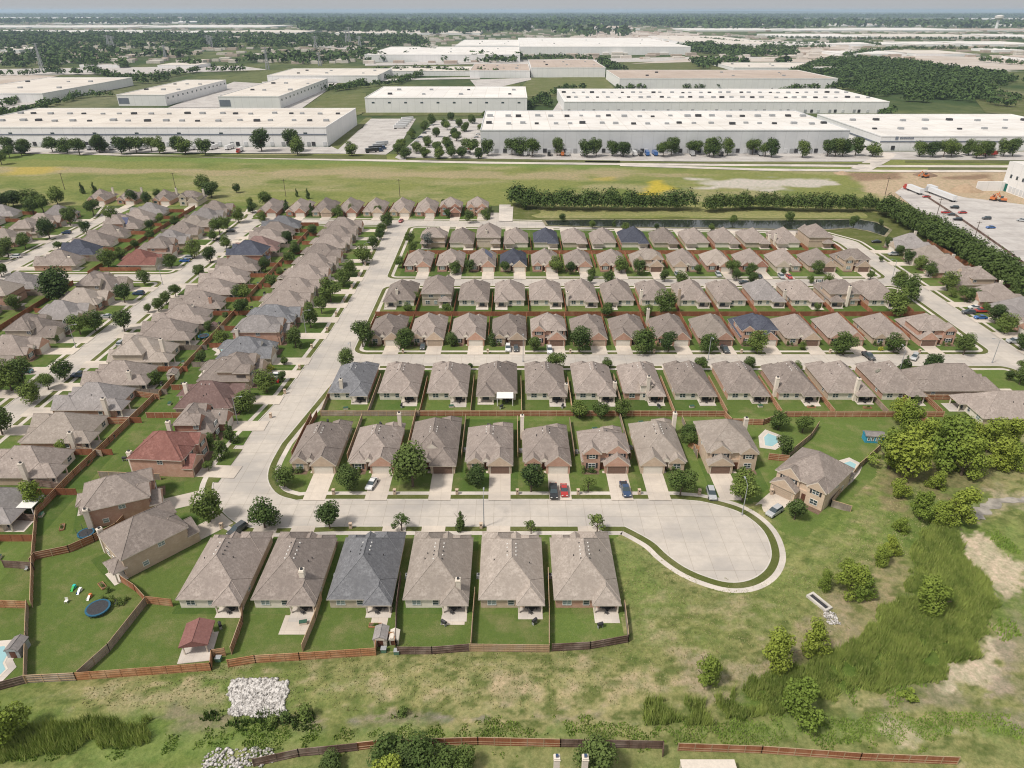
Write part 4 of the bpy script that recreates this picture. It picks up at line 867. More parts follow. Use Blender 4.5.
T('C',[(905,480,12,'w'),(888,470,10,'w'),(921,455,9,'w'),(910,435,8,('w',8)),(900,425,6,'w'),(948,470,12,'w'),(960,478,10,'w'),(985,455,9,('w',9)),(995,470,8,'w'),(1000,450,7,'w'),(970,450,6,'w'),(945,438,5,'w'),(935,492,4,'w'),(952,525,8,'w'),(940,530,5,'w'),(918,522,5,('w',7)),(898,535,3.2,'w'),(888,556,3.6,'w'),(882,568,3.6,'w'),(848,595,5.6,('w',7)),(842,580,3,('w',5)),(824,593,2.6,('w',5)),(860,600,4,('w',6)),(932,617,6.2,('w',7)),(779,672,5.4,('w',8)),(811,655,4.4,('w',7)),(706,684,4,('w',6)),(797,722,6.6,('w',7)),(898,500,4,'w'),(1013,470,5,'w'),(782,603,.1,'w')][:-1])
T('Z',[(12,744,8,'w'),(385,790,6.5,'w'),(392,768,6.5,('r',6)),(425,770,6,('r',6)),(444,776,5.5,('r',6)),(463,778,4.6,'r'),(594,777,6.4,('r',7)),(333,772,3.5,('r',3.4)),(408,775,5)])
T('K',[(877,386,5,'k'),(770,436,.1)][:1]+[(862,400,2.4),(915,404,2.6)])
for x,d in [(97,8),(105,7),(130,8),(152,9),(178,9),(225,0),(262,13),(292,13),(390,0)]:
    if d: tree(at(x,152),d*1.25,d*1.3,'r','Wf',z0=.2)
rr=random.Random(3)
for x in (10,25,53,68,80,100,122,137,160,186,206,298,352,470,488,512,520,532,557,587,596,612,622,663,671,694,709,713,727,752,765,771,802,827,835,842,855,872,919,932,943,951,968,976,985,1003,1012):
    tree(at(x,152.5+rr.random()*3+(x/1024)*3.5),10+rr.random()*4,11+rr.random()*3,'r','Wf',z0=.2)
for row in ([(402,150),(412,140),(424,131),(432,124)],[(418,153),(428,147),(437,138),(446,129),(450,120)],[(398,156),(405,158),(425,157),(440,158),(452,158),(463,158),(478,158)],[(450,152),(458,143),(465,133),(472,124)],[(438,153),(446,147),(455,138),(460,128)],[(480,132),(484,140),(486,119)],[(590,130)]):
    for x,y in row:
        for k in range(2): tree(at(x+rr.uniform(-1.6,1.6),y+rr.uniform(-1.8,1.5)),6.5+rr.random()*2,8,'r','Wp',z0=.2)
ZONES.update(Y1=('in the yards between first and second streets','y','yard trees between the wide street and the second street'),Y2=('in the yards between second and third streets','y','yard trees between second and third streets'))
ry=random.Random(21)
for y in (196,211,226,238,254,270,283,299,316,330,347,362): tree((-108.5+ry.choice((-4.5,4.5))+ry.uniform(-1.5,1.5),y),ry.uniform(3.2,6),None,'r','Y1')
for y in (205,222,240,258,272,310,322,338,355,372,388): tree((-190+ry.choice((-5,5))+ry.uniform(-2,2),y),ry.uniform(4,7.5),None,'r','Y2')
plant_trees()
# ---- tree belts and far woods: masses nobody could count
def mass(name,pts,size,n,mat,leaf=.13,seed=1,hr=1.0):
    rs=np.random.RandomState(seed); V=[]
    for (x,y),s in zip(pts,size):
        m=n; d=rs.normal(size=(m,3)); d/=np.linalg.norm(d,axis=1)[:,None]; d[:,2]=np.abs(d[:,2])*1.5-.25; r=.5*(.6+.45*rs.rand(m))*(1+.25*np.sin(d[:,0]*5+x)*np.cos(d[:,1]*6+y))
        c=d*r[:,None]*s; c[:,2]=c[:,2]*hr+s*.42*hr; c+=np.array([x,y,.1]); c[:,2]=np.maximum(c[:,2],.1)
        nn=d+rs.normal(size=(m,3))*.5; nn[:,2]+=.3; nn/=np.linalg.norm(nn,axis=1)[:,None]; a=np.cross(nn,rs.normal(size=(m,3))); a/=np.linalg.norm(a,axis=1)[:,None]; b=np.cross(nn,a)
        z=(leaf*s*rs.uniform(.6,1.3,m))[:,None]; a*=z; b*=z*.8; V.append(np.concatenate([c-a,c-b,c+a,c+b],1).reshape(-1,3))
    v=np.concatenate(V); f=np.arange(len(v)).reshape(-1,4); me=np_mesh(name,v,f,[mat]); return me
m_belt=leafmat('leaves_belt',(.046,.080,.022),(.072,.115,.032),(.11,.15,.05),(1,1))
def farleaf(name,a,b_,sc):
    m,n,b=newmat(name,.9,.05); v=coord(n,'World'); x=mixc(n,ramp(n,noise(n,v,sc,3,.7),.35,.65),a,b_); x=mixc(n,ramp(n,noise(n,v,sc*7,2,.7),.35,.7),x,tuple(t*1.7 for t in b_)); n.links.new(x,b.inputs['Base Color']); return m
m_far=farleaf('leaves_far',(.040,.066,.024),(.058,.090,.030),.02)
def along(poly,step,jit,r):
    out=[]
    for a,b in zip(poly[:-1],poly[1:]):
        L=math.hypot(b[0]-a[0],b[1]-a[1]); k=max(1,int(L/step))
        for i in range(k): t=i/k; out.append((a[0]+(b[0]-a[0])*t+r.uniform(-jit,jit),a[1]+(b[1]-a[1])*t+r.uniform(-jit,jit)))
    return out
r_=random.Random(9)
def belt(l,step,jit,s,lab,seed,n=620):
    p=along(px(l),step,jit,r_); O('tree_belt',mass('tree_belt',p,[s*r_.uniform(.8,1.25) for _ in p],n,m_belt,.05,seed),kind='stuff',label=lab,cat='tree belt')
belt([(516,205),(525,208),(560,210),(600,210),(650,210),(692,210)],3,2.0,10.2,'dense dark green tree belt above the pond, left stretch',1)
belt([(706,212),(730,210),(762,209),(800,211),(850,211),(890,212)],3,2.0,8.8,'dense dark green tree belt above the pond, right stretch',2)
belt([(884,214),(905,226),(930,240),(960,258),(990,277),(1024,300),(1060,325)],3,2.2,9.5,'dense diagonal tree belt between houses and construction yard',3,640)
belt([(905,221),(940,238),(975,258),(1010,280),(1060,312)],3,1.6,8,'second line of trees along the construction yard fence',4,600)
def woods(polys,dens,size,lab,seed,n=26,leaf=.2,mat=None):
    rr=random.Random(seed); P_=[];S_=[]
    for pl in polys:
        xs_=[p[0] for p in pl]; ys_=[p[1] for p in pl]; A=0
        wp=px(pl)
        for i in range(len(wp)): A+=wp[i][0]*wp[(i+1)%len(wp)][1]-wp[(i+1)%len(wp)][0]*wp[i][1]
        k=int(min(9000,abs(A)/2*dens/(size*size))); x0,x1=min(p[0] for p in wp),max(p[0] for p in wp); y0,y1=min(p[1] for p in wp),max(p[1] for p in wp)
        xx=np.array([rr.uniform(x0,x1) for _ in range(k*3)]); yy=np.array([rr.uniform(y0,y1) for _ in range(k*3)]); s=sdist(xx,yy,wp); gate=fbm(xx,yy,size*9,3,seed)>.40
        for a,b,c,g_ in zip(xx,yy,s,gate):
            if c>0 and g_: P_.append((a,b)); S_.append(size*rr.uniform(.7,1.3))
    return O('woods',mass('woods',P_,S_,n,mat or m_far,leaf,seed,.8),kind='stuff',label=lab,cat='woods')
woods([[(770,86),(800,70),(830,59),(870,60),(905,62),(960,72),(1004,76),(1010,84),(985,96),(1015,108),(975,113),(895,114),(886,104),(845,90)]],.75,12,'large dark wood between the warehouses at the right',11,60,.13)
woods([[(-40,46),(100,50),(200,56),(380,50),(395,62),(300,66),(150,68),(-40,70)],[(-40,34),(200,35),(420,38),(430,47),(200,50),(-40,46)],[(420,52),(460,58),(520,60),(520,66),(400,60)]],.26,20,'wide dark woods behind the left warehouses',12,22,.2)
woods([[(-60,22),(300,21),(800,22),(1100,24),(1100,30),(800,28),(300,25),(-60,24)],[(300,26),(500,26),(640,33),(620,38),(420,36),(300,32)],[(560,18),(760,17),(800,30),(700,30),(600,24)],[(-60,15.5),(1100,15.5),(1100,18.5),(-60,18)]],.20,46,'far dark woods below the skyline',13,14,.26)
woods([[(640,50),(720,44),(790,48),(800,56),(760,60),(700,54)],[(690,62),(790,58),(790,68),(700,70)]],.5,16,'scattered dark woods behind the central warehouses',14,26,.2)
lines=[[(0,108),(30,100),(60,95),(110,84),(118,78)],[(0,118),(35,112),(60,104),(80,98),(118,96)],[(93,72),(110,78),(150,80),(200,72),(250,72)],[(115,82),(150,84),(170,80)],[(278,100),(300,95),(325,90),(345,90),(370,80),(415,78)],[(330,92),(360,88),(400,84),(425,74)],[(372,74),(420,72),(480,76),(510,78)],
 [(528,110),(535,104),(545,98),(548,108)],[(552,96),(565,90),(590,90)],[(552,76),(600,70),(625,70)],[(620,91),(650,88),(665,88),(690,89),(740,88),(770,88)],[(540,58),(600,62),(615,70),(625,72)],[(512,62),(540,60),(560,60)],[(770,97),(800,90),(830,90)],
 [(800,46),(860,44),(880,47)],[(845,57),(900,50),(960,50),(1024,52)],[(770,39),(800,39),(860,40),(1024,40)],[(0,76),(20,76),(50,74),(85,75)],[(880,124),(885,115),(890,113)],[(700,40),(740,44),(800,46)],[(0,115),(15,117),(33,112)],[(256,98),(275,96)],[(920,70),(960,72),(1000,80),(1024,84)],[(975,92),(1000,96),(1024,102)],[(690,47),(770,50),(830,48)],[(980,62),(1024,66)]]
P_=[];S_=[]
for l in lines:
    w=px(l); far=w[0][1]; s=9 if far<1200 else 13; q=along(w,s*.75,s*.5,r_); P_+=q; S_+=[s*r_.uniform(.8,1.3) for _ in q]
O('distant_trees',mass('distant_trees',P_,S_,44,m_far,.15,21,.85),kind='stuff',label='rows of trees between the distant warehouses',cat='trees')
# ---- reeds, rocks, weeds
def blades(name,polys,dens,hh,mat,lab,seed,w=.10,cat='reeds'):
    rs=np.random.RandomState(seed); V=[]
    for pl in polys:
        x0=min(p[0] for p in pl);x1=max(p[0] for p in pl);y0=min(p[1] for p in pl);y1=max(p[1] for p in pl); k=int((x1-x0)*(y1-y0)*dens)
        x=rs.uniform(x0,x1,k); y=rs.uniform(y0,y1,k); keep=(sdist(x,y,pl)+(fbm(x,y,2.5,3,seed)-.5)*(4 if cat=='reeds' else 11)>0)&(fbm(x,y,4,3,seed+1)>.28); x=x[keep];y=y[keep];k=len(x)
        h=hh*rs.uniform(.5,1.15,k)*(.5+fbm(x,y,6,3,seed+2)); a=rs.uniform(0,PI,k); dx=np.cos(a)*w; dy=np.sin(a)*w; lx=rs.normal(0,.16,k)*h; ly=rs.normal(0,.16,k)*h; z=(fg_h(x,y)-.03) if k else np.zeros(0)
        V.append(np.stack([np.stack([x-dx,y-dy,z],1),np.stack([x+dx,y+dy,z],1),np.stack([x+lx,y+ly,z+h],1)],1).reshape(-1,3))
    v=np.concatenate(V); O(name,np_mesh(name,v,np.arange(len(v)).reshape(-1,3),[mat]),kind='stuff',label=lab,cat=cat)
def worldleaf(name,a,b_,c,sc=.35):
    m,n,b=newmat(name,.9,.05); v=coord(n,'World'); x=mixc(n,ramp(n,noise(n,v,sc,4,.7),.38,.62),a,b_); x=mixc(n,ramp(n,noise(n,v,sc*6,2,.8),.5,.8),x,c); n.links.new(x,b.inputs['Base Color']); return m
m_reed=worldleaf('reed_leaves',(.16,.23,.05),(.33,.40,.10),(.46,.47,.17),.22); m_weed=worldleaf('weed_leaves',(.17,.27,.05),(.24,.34,.07),(.32,.38,.12))
blades('reeds',[reedP[0]],60,1.8,m_reed,'tall dark green reeds filling the creek bed at the right',5,.075)
blades('reeds',[reedP[1],reedP[2]],45,2.1,m_reed,'two smaller dark reed beds along the bottom ditch',6,.075)
blades('weeds',[px([(0,748),(200,742),(420,730),(620,730),(800,716),(960,716),(1030,728),(1030,742),(800,744),(600,742),(300,748),(0,765)])],24,.5,m_weed,'low bright green weeds along the ditch',7,.13,'weeds')
blades('weeds',[px([(850,706),(905,690),(918,696),(918,706),(895,712)]),px([(985,620),(1015,628),(1018,645),(1000,645)]),px([(990,530),(1010,545),(1030,570),(1010,560),(992,548)]),px([(895,690),(900,672),(918,678),(918,692)])],14,.8,m_weed,'bright green weeds around the bare soil patches',8,.14,'weeds')
blades('weeds',[px([(225,722),(310,712),(316,722),(296,732),(250,735)]),px([(190,712),(220,712),(225,722),(195,724)]),px([(395,712),(406,712),(408,718),(396,718)])],16,1.0,worldleaf('bush_leaves',(.06,.11,.025),(.10,.15,.035),(.14,.19,.05)),'leafy weeds around the white rock pile',9,.16,'weeds')
bl_all=[px([(630,545),(700,592),(780,590),(860,520),(930,480),(935,520),(880,590),(830,640),(780,700),(640,700),(240,712),(100,712),(80,690),(230,670),(630,645)])]
blades('dry_grass',bl_all,5,.30,worldleaf('dry_grass_blades',(.30,.31,.13),(.44,.39,.22),(.20,.26,.08)),'dry tufted grass on the open land',10,.14,'grass')
def rocks(poly,k,lab,seed,s0=.16,s1=.52,z=.7):
    rs=np.random.RandomState(seed); base=np.array([(1,0,0),(-1,0,0),(0,1,0),(0,-1,0),(0,0,1),(0,0,-1)],float); F_=[(0,2,4),(2,1,4),(1,3,4),(3,0,4),(2,0,5),(1,2,5),(3,1,5),(0,3,5)]
    x0=min(p[0] for p in poly);x1=max(p[0] for p in poly);y0=min(p[1] for p in poly);y1=max(p[1] for p in poly); V=[];Fs=[];n=0
    x=rs.uniform(x0,x1,k*3); y=rs.uniform(y0,y1,k*3); sd=sdist(x,y,poly)+(fbm(x,y,2,3,seed)-.5)*2.5
    zz=fg_h(x,y)
    for a,b,c,zg in zip(x,y,sd,zz):
        if c<0: continue
        s=s0+(s1-s0)*rs.rand()**2; v=base*(rs.uniform(.6,1.1,(6,1)))*s*np.array([1,1,.6]); t=rs.rand()*6; q=v.copy(); q[:,0]=v[:,0]*math.cos(t)-v[:,1]*math.sin(t); q[:,1]=v[:,0]*math.sin(t)+v[:,1]*math.cos(t)
        V.append(q+np.array([a,b,zg+s*.2+rs.rand()*.12])); Fs+=[(i+n,j+n,l+n) for i,j,l in F_]; n+=6
    O('rocks',np_mesh('rocks',np.concatenate(V),Fs,[m_rock]),kind='stuff',label=lab,cat='rocks')
m_rock=M('rock_white',(.62,.59,.56),(.30,.28,.26),1.6,lo=.42,hi=.6,which='World')
rocks(px([(232,684),(262,681),(290,682),(287,705),(285,720),(262,720),(228,714)]),1500,'pile of broken white rocks below the bottom fence',1)
rocks(px([(205,757),(235,752),(270,752),(275,766),(200,775)]),110,'scattered white rocks at the lower left by the ditch',2,.2,.5)
rocks(px([(822,612),(835,620),(840,628),(826,626)]),60,'small white rocks beside the concrete outlet',3,.2,.4)
# concrete outlet by the creek
x,y=at(818,606); r=O('drain_outlet',None,loc=(x,y,.95),rz=R(-62),label='white concrete drain outlet slab on the grass beside the creek trees',cat='outlet')
g=G(); g.box(-2.4,2.4,-1.0,-.55,-.1,.42); g.box(-2.4,2.4,.55,1.0,-.1,.42); g.box(-2.4,-2,-.55,.55,-.1,.418); g.box(2,2.4,-.55,.55,-.1,.418); g.ob('frame_slab',m_kerb,r); g=G(); g.box(-2,2,-.55,.55,-.1,.14); g.ob('channel',m_dark,r)
# ---- shrubs by the houses
rb=random.Random(12); PW=('left','middle','right')
for nm,ph in (('B','second row'),('D','fourth row')):
    for i,(x,y,rot,w,d,g) in enumerate(ROWS[nm]):
        for k,dx in enumerate((-1,-.35,.25) if nm=='B' else (-.8,0)):
            p=loc((x,y,rot),-g*(w/2-2.3)+dx*1.9,-d/2+.55); bush(p,1.3+rb.random()*.7,f"{PW[k] if nm=='B' else PW[2*k]} round shrub under the front window, {ordn(i+1)} house of the {ph} from the bottom",f"shrubs by the {ordn(i+1)} house of the {ph}")
bush(at(271,371),3.0,'bright yellow-green shrub beside a driveway on the wide street','yellow shrubs',1); bush(at(881,351),2.0,'bright yellow flowering shrub in a fourth row front yard','yellow shrubs',1); bush(at(905,700),4.2,'bright green bush at the foot of the reeds','creek bushes',2,2.6)
for k,(x,y,s) in enumerate([(290,722,3.2),(303,718,3.6),(272,726,3),(402,715,2.4)]): bush(at(x,y),s,f"green bush beside the white rock pile, {ordn([2,4-1,1,4][k])} from the left",'bushes by the rock pile',0,s*.8)
for k,(x,y,s) in enumerate([(104,600,1.4),(112,602,1.6),(120,606,1.8),(127,600,1.2),(108,592,1.5)]): bush(at(x,y),s,f'garden shrub beside the patio of the turned brick house, {ordn(k+1)} of the bed','patio shrubs')
# ---------------------------------------------------------------- vehicles
m_tyre=M('tyre_rubber',(.02,.02,.02),(.03,.03,.03),5); m_hl=M('headlight_glass',(.75,.75,.72),rough=.2,spec=.6); m_tl=M('tail_light',(.35,.02,.02),rough=.3,spec=.5)
PAINT={}
def paint(c):
    if c not in PAINT:
        rgb={'white':(.72,.72,.72),'silver':(.42,.43,.44),'black':(.02,.021,.024),'dark grey':(.07,.075,.08),'red':(.42,.03,.025),'dark blue':(.03,.06,.13),'blue':(.03,.12,.36),'teal':(.05,.16,.18),'tan':(.35,.29,.2),'orange':(.6,.17,.04)}[c]
        m,n,b=newmat('car_paint_'+c.replace(' ','_'),.28,.5); b.inputs['Base Color'].default_value=rgb+(1,); b.inputs['Coat Weight'].default_value=.5; PAINT[c]=m
    return PAINT[c]
PROF={'sedan':([(-2.35,.35),(-2.4,.75),(-2.2,.98),(-1.35,1.04),(1.0,1.04),(2.2,.86),(2.38,.6),(2.35,.32)],[(-1.95,1.0),(-1.15,1.43),(.35,1.45),(1.2,1.0)],1.8),
 'suv':([(-2.35,.4),(-2.42,.9),(-2.3,1.12),(-1.2,1.14),(1.1,1.14),(2.2,1.0),(2.4,.7),(2.38,.38)],[(-2.25,1.1),(-2.0,1.72),(.4,1.74),(1.25,1.1)],1.9),
 'pickup':([(-2.85,.5),(-2.88,1.1),(-.9,1.12),(-.85,1.12),(1.3,1.14),(2.6,1.08),(2.85,.8),(2.82,.45)],[(-.85,1.1),(-.7,1.8),(.7,1.82),(1.4,1.1)],2.0)}
CM={}
def car_parts(kind,col):
    k=(kind,col)
    if k in CM: return CM[k]
    lo,up,w=PROF[kind]; a=w/2
    def ext(pr,a0,a1,z,gm,name):   # profile in the y-z plane, width narrows from a0 to a1 with height
        zmin=min(p[1] for p in pr); zmax=max(p[1] for p in pr); g=G(); n=len(pr); wd=[a0+(a1-a0)*((p[1]-zmin)/(zmax-zmin)) for p in pr]
        g.v=[(-wd[i],pr[i][0],pr[i][1]) for i in range(n)]+[(wd[i],pr[i][0],pr[i][1]) for i in range(n)]
        g.f=[tuple(range(n)),tuple(reversed(range(n,2*n)))]+[(i,n+i,n+(i+1)%n,(i+1)%n) for i in range(n)]; g.m=[0]*len(g.f); return g
    b=ext(lo,a,a*.93,0,0,'b'); body=b.mesh('body',[paint(col)])
    u=ext(up,a*.9,a*.74,0,0,'u'); win=u.mesh('windows',[m_glass])
    t=G(); z=max(p[1] for p in up); y0=up[1][0]+.12; y1=up[2][0]-.12; t.box(-a*.72,a*.72,y0,y1,z-.03,z+.035)
    if kind=='pickup': pass
    roof=t.mesh('roof',[paint(col)])
    wh=G(); wh.tube((-.12,0,0),(.12,0,0),.34,.34,10); wheel=wh.mesh('wheel',[m_tyre])
    hl=G(); hl.box(-.2,.2,-.04,.05,-.08,.08); hm=hl.mesh('headlight',[m_hl]); tl=hl.mesh('tail_light',[m_tl])
    bed=None
    if kind=='pickup': bd=G(); bd.box(-a*.8,a*.8,-2.7,-1.0,1.1,1.135); bed=bd.mesh('cargo_bed',[m_dark])
    CM[k]=(body,win,roof,wheel,hm,tl,bed,a,lo); return CM[k]
def car(p,kind,col,rot,label,grp='parked cars',z=.16,pxl=True):
    x,y=at(*p) if pxl else p; body,win,roof,wheel,hm,tl,bed,a,lo=car_parts(kind,col)
    r=O('parked_car' if kind!='pickup' else 'pickup_truck',None,loc=(x,y,z),rz=R(rot),label=label,cat='car' if kind!='pickup' else 'pickup truck',group=grp)
    O('body',body,r); O('windows',win,r); O('roof',roof,r)
    L=lo[-2][0]
    for s in (-1,1):
        for yy in (-L*.62,L*.62): O('wheel',wheel,r,loc=(s*(a-.1),yy,.34))
        O('headlight',hm,r,loc=(s*(a-.35),L-.02,lo[-2][1]+.12)); O('tail_light',tl,r,loc=(s*(a-.32),lo[1][0]+.0,lo[1][1]+.02))
    if bed: O('cargo_bed',bed,r)
V=0; CARS=[((372,486),'sedan','white',168,'white car tilted on the driveway of the second house left of the dark tree'),((553.5,494),'pickup','black',180,'black pickup on the driveway left of the red car'),((564,492.5),'sedan','red',180,'red car beside the black pickup in the second row'),
((625,492),'pickup','dark blue',184,'dark blue pickup before the two-storey pink brick house'),((711,496),'suv','silver',176,'silver car before the two-storey tan brick house'),((774,514),'suv','silver',128,'silver car on the driveway by the cul-de-sac bulb'),
((238,532),'suv','dark grey',150,'dark car parked in the street above the leftmost bottom row house'),((272,383),'sedan','red',95,'red car parked behind a tree on the wide street\'s left side'),((275,378),'suv','white',90,'white car next to the red one on the wide street\'s left side'),
((423,348),'sedan','dark grey',180,'dark car before the second house of the fourth row'),((516,350),'sedan','dark grey',180,'dark grey car in the fourth row, left of a white car'),((508,350),'suv','white',180,'white car on the driveway of the fourth house, fourth row'),((549.5,352),'suv','white',180,'white car before the two-storey pink house of the fourth row'),
((724.5,351),'pickup','dark grey',183,'dark grey car before the tan roof house, fourth row'),((868,358),'pickup','dark grey',188,'dark car on a fourth row driveway near the yellow shrub'),((914,359),'suv','silver',140,'grey car slanted on the driveway left of the corner house'),
((677,276),'suv','silver',180,'silver car, leftmost in the sixth row'),((718,276),'suv','silver',180,'silver car on the ninth driveway region of the sixth row'),((759.5,278),'sedan','black',180,'black car on a sixth row driveway'),((744,284),'sedan','dark grey',90,'dark car parked along the kerb below the black car'),
((781,278),'suv','silver',180,'silver-grey car beside the red car, sixth row'),((789,278),'sedan','red',180,'red car on a sixth row driveway'),((893,255.5),'suv','silver',90,'silver van on a driveway right of the curved street'),((876,243),'sedan','black',90,'black car at the top of the curved street'),
((968,314),'suv','dark grey',88,'dark car at the kerb side of the red truck'),((980,312.5),'pickup','red',90,'red pickup on a driveway at the right'),((980,319),'sedan','blue',90,'blue car below the red pickup'),((974,309),'sedan','white',90,'white car above the red pickup'),((1013,343),'suv','silver',90,'silver car at the right edge below two round trees'),
((185,262),'sedan','blue',90,'bright blue car on a driveway of the second street'),((188,259),'suv','silver',90,'silver car behind the bright blue one'),((139,295),'suv','dark blue',90,'dark blue car on a driveway below the cross street'),((85,226),'suv','white',90,'white car on the third street\'s right side'),
((67,234),'suv','dark blue',90,'dark car on a driveway of the third street'),((16,258),'suv','white',90,'white car parked between trees on the third street'),((107,318),'sedan','silver',90,'silver car behind a tree on the second street'),((122,345),'suv','silver',3,'silver car parked along the second street behind a large roof'),
((81,377),'pickup','dark blue',92,'dark blue pickup half behind the tan brick wall'),((26,373),'sedan','teal',90,'teal car on the driveway left of the second street'),((231,232),'sedan','dark grey',90,'dark car near the top of the second street'),((221,240),'sedan','black',90,'black car beside a round tree, second street'),
((401,222),'sedan','red',170,'red car on a driveway at the head of the wide street'),((563,337),'suv','silver',180,'car hidden'),((437,288),'suv','silver',90,'silver car parked on the street below the sixth row, left end')]
for p,k,c,rt,l in CARS:
    if l!='car hidden': car(p,k,c,rt+180 if False else rt,l)
# cars and trucks in the yards beyond the field
CY=[((957,221),'suv','black',80),((951,216),'sedan','dark grey',85),((945,214),'sedan','red',70),((954,209),'suv','black',80),((962,214),'sedan','red',92),((986,220),'suv','dark grey',92),((990,229),'sedan','blue',95),((1021,222),'suv','silver',60),((926,198),'sedan','red',90)]
for i,(p,k,c,rt) in enumerate(CY): car(p,k,c,rt,f"{c} {'car' if k=='sedan' else 'off-road car'} on the construction yard, {ordn(i+1)} counted from nearest the trailers",'cars on the construction yard',.4)
def truck(p,rot,L,label,col='white',cab=None,grp='trailers at the warehouses',z=.25,hh=2.7):
    x,y=at(*p); r=O('semi_trailer',None,loc=(x,y,z),rz=R(rot),label=label,cat='truck trailer',group=grp); g=G(); g.box(-1.3,1.3,-L/2,L/2,1.15,1.15+hh); g.box(-.6,.6,-L/2+.5,L/2-.5,.9,1.148); g.ob('cargo_box',paint(col),r)
    w=G(); 
    for yy in (-L/2+1.2,-L/2+2.5,L/2-2.0):
        for s in (-1,1): w.tube((s*1.25,yy,.5),(s*.85,yy,.5),.5,.5,8)
    w.ob('wheels',m_tyre,r)
    if cab:
        c=G(); c.box(-1.2,1.2,L/2+.5,L/2+3.0,.6,3.4); c.box(-1.1,1.1,L/2+3.0,L/2+4.2,.6,1.9); c.ob('cab',paint(cab),r); w=G(); w.box(-1.05,1.05,L/2+2.95,L/2+3.06,2.2,3.1); w.ob('windscreen',m_glass,r)
for i,(x,y,c) in enumerate([(79,146,'silver'),(93,146,'silver'),(100,146,'silver'),(107,146,'silver'),(115,146,'silver'),(144,146,'white'),(190,147,'white'),(196,147,'white'),(202,147,'white'),(208,147,'white'),(214,147,'white'),(230,147,'white')]):
    truck((x,149.6),-12,12,f"{c} trailer docked at the long left warehouse, {ordn(i+1)} from the left",c)
truck((241,152),178,7,'short white trailer with a red cab by the left warehouse','white','red')
for i in range(5): truck((400+i*1.9,129-i*2.0+0),-65,13,f"white trailer in the diagonal row beside the parking lot, {ordn(i+1)} from the bottom",'white')
for i in range(4): truck((372+i*3.4,153-i*2.3),-60,11,f"dark and white trailer by the yard gate, {ordn(i+1)} from the bottom",'silver' if i>1 else 'black','dark blue' if i<2 else None)
for i,(x,c) in enumerate([(549,'black'),(562,'orange'),(567,'silver'),(640,'black'),(647,'blue'),(655,'blue'),(692,'silver'),(720,'black'),(760,'silver'),(525,'white'),(532,'white'),(582,'white'),(622,'white'),(634,'white')]):
    truck((x,156),2 if i%2 else -3,9,f"{c} trailer at the central warehouse docks, {ordn(i+1)} in order",c,None if c in('black','silver','white') else c)
truck((914,193),4,15,'red and white trailer on the construction road, left one','white','red','trucks on the construction road',.4); truck((941,198),4,26,'long white trailer on the construction road, middle one','white','silver','trucks on the construction road',.4); truck((931,192),4,8,'white box trailer behind the long one on the construction road','white',None,'trucks on the construction road',.4)
truck((989,156),90,12,'red truck by the right-hand warehouse','red','red')
# ---------------------------------------------------------------- street furniture
def lamp(p,rot,label,h=8.5):
    x,y=at(*p); r=O('street_lamp',None,loc=(x,y,.14),rz=R(rot),label=label,cat='street lamp',group='street lamps'); g=G(); g.tube((0,0,0),(0,0,h),.13,.08,8); g.tube((0,0,0),(0,0,.5),.22,.2,8); g.ob('pole',m_metal,r)
    a=G(); a.tube((0,0,h-.25),(0,1.2,h+.35),.05,.045,6); a.tube((0,1.2,h+.35),(0,2.2,h+.4),.045,.045,6); a.ob('arm',m_metal,r); l=G(); l.box(-.16,.16,1.95,2.85,h+.33,h+.5); l.ob('lamp_head',m_metal,r)
for p,rt,l in [((484,527),0,'street lamp on the near verge beside the pointed tree, cul-de-sac street'),((742,515),0,'street lamp beside the tree at the cul-de-sac bulb'),((899,373),0,'street lamp rising above the third row, right end'),((708,360),180,'street lamp in front of the fourth row, tan roof house'),((76,348),-90,'street lamp before the two-storey house with cream walls'),((523,362),0,'street lamp on the verge, fourth row, left of centre'),((892,279),90,'street lamp along the right-hand street near the tall tree'),((353,365),180,'street lamp at the corner of the wide street'),((238,424),-90,'street lamp in the red-roofed house front yard'),((366,261),-90,'street lamp on the wide street near a round tree'),((992,363),90,'street lamp on the corner at the right'),((163,285),-90,'street lamp by the cross street at left'),((306,333),-90,'street lamp halfway along the wide street'),((479,455),0,'none')]:
    if l!='none': lamp(p,rt,l)
def mailbox(x,y,label,grp):
    r=O('mailbox',None,loc=(x,y,.14),label=label,cat='mailbox',group=grp); g=G(); g.box(-.32,.32,-.32,.32,0,1.35); g.box(-.38,.38,-.38,.38,1.35,1.45); g.ob('pillar',MB['t'],r); b=G(); b.box(-.14,.14,-.36,-.318,.95,1.2); b.ob('box_door',m_dark,r)
for nm,yy,ph in (('B',139.0,'cul-de-sac street, far side'),('A',126.2,'cul-de-sac street, near side'),('D',219.2,'street below the fourth row')):
    for i,(x,y,rot,w,d,g) in enumerate(ROWS[nm]):
        if i%2==0 or nm=='B': mailbox(x+(7.2 if nm!='A' else -7),yy,f"brick mailbox pillar, {ordn(i//(1 if nm=='B' else 2)+1)} from the left, {ph}",'brick mailboxes')
for i,(x,y,rot,w,d,g) in enumerate(ROWS['W'][3:]): mailbox(-70.4 if y<230 else -68.5,y+7.2,f"brick mailbox pillar on the wide street, {ordn(i+1)} from the bottom",'brick mailboxes')
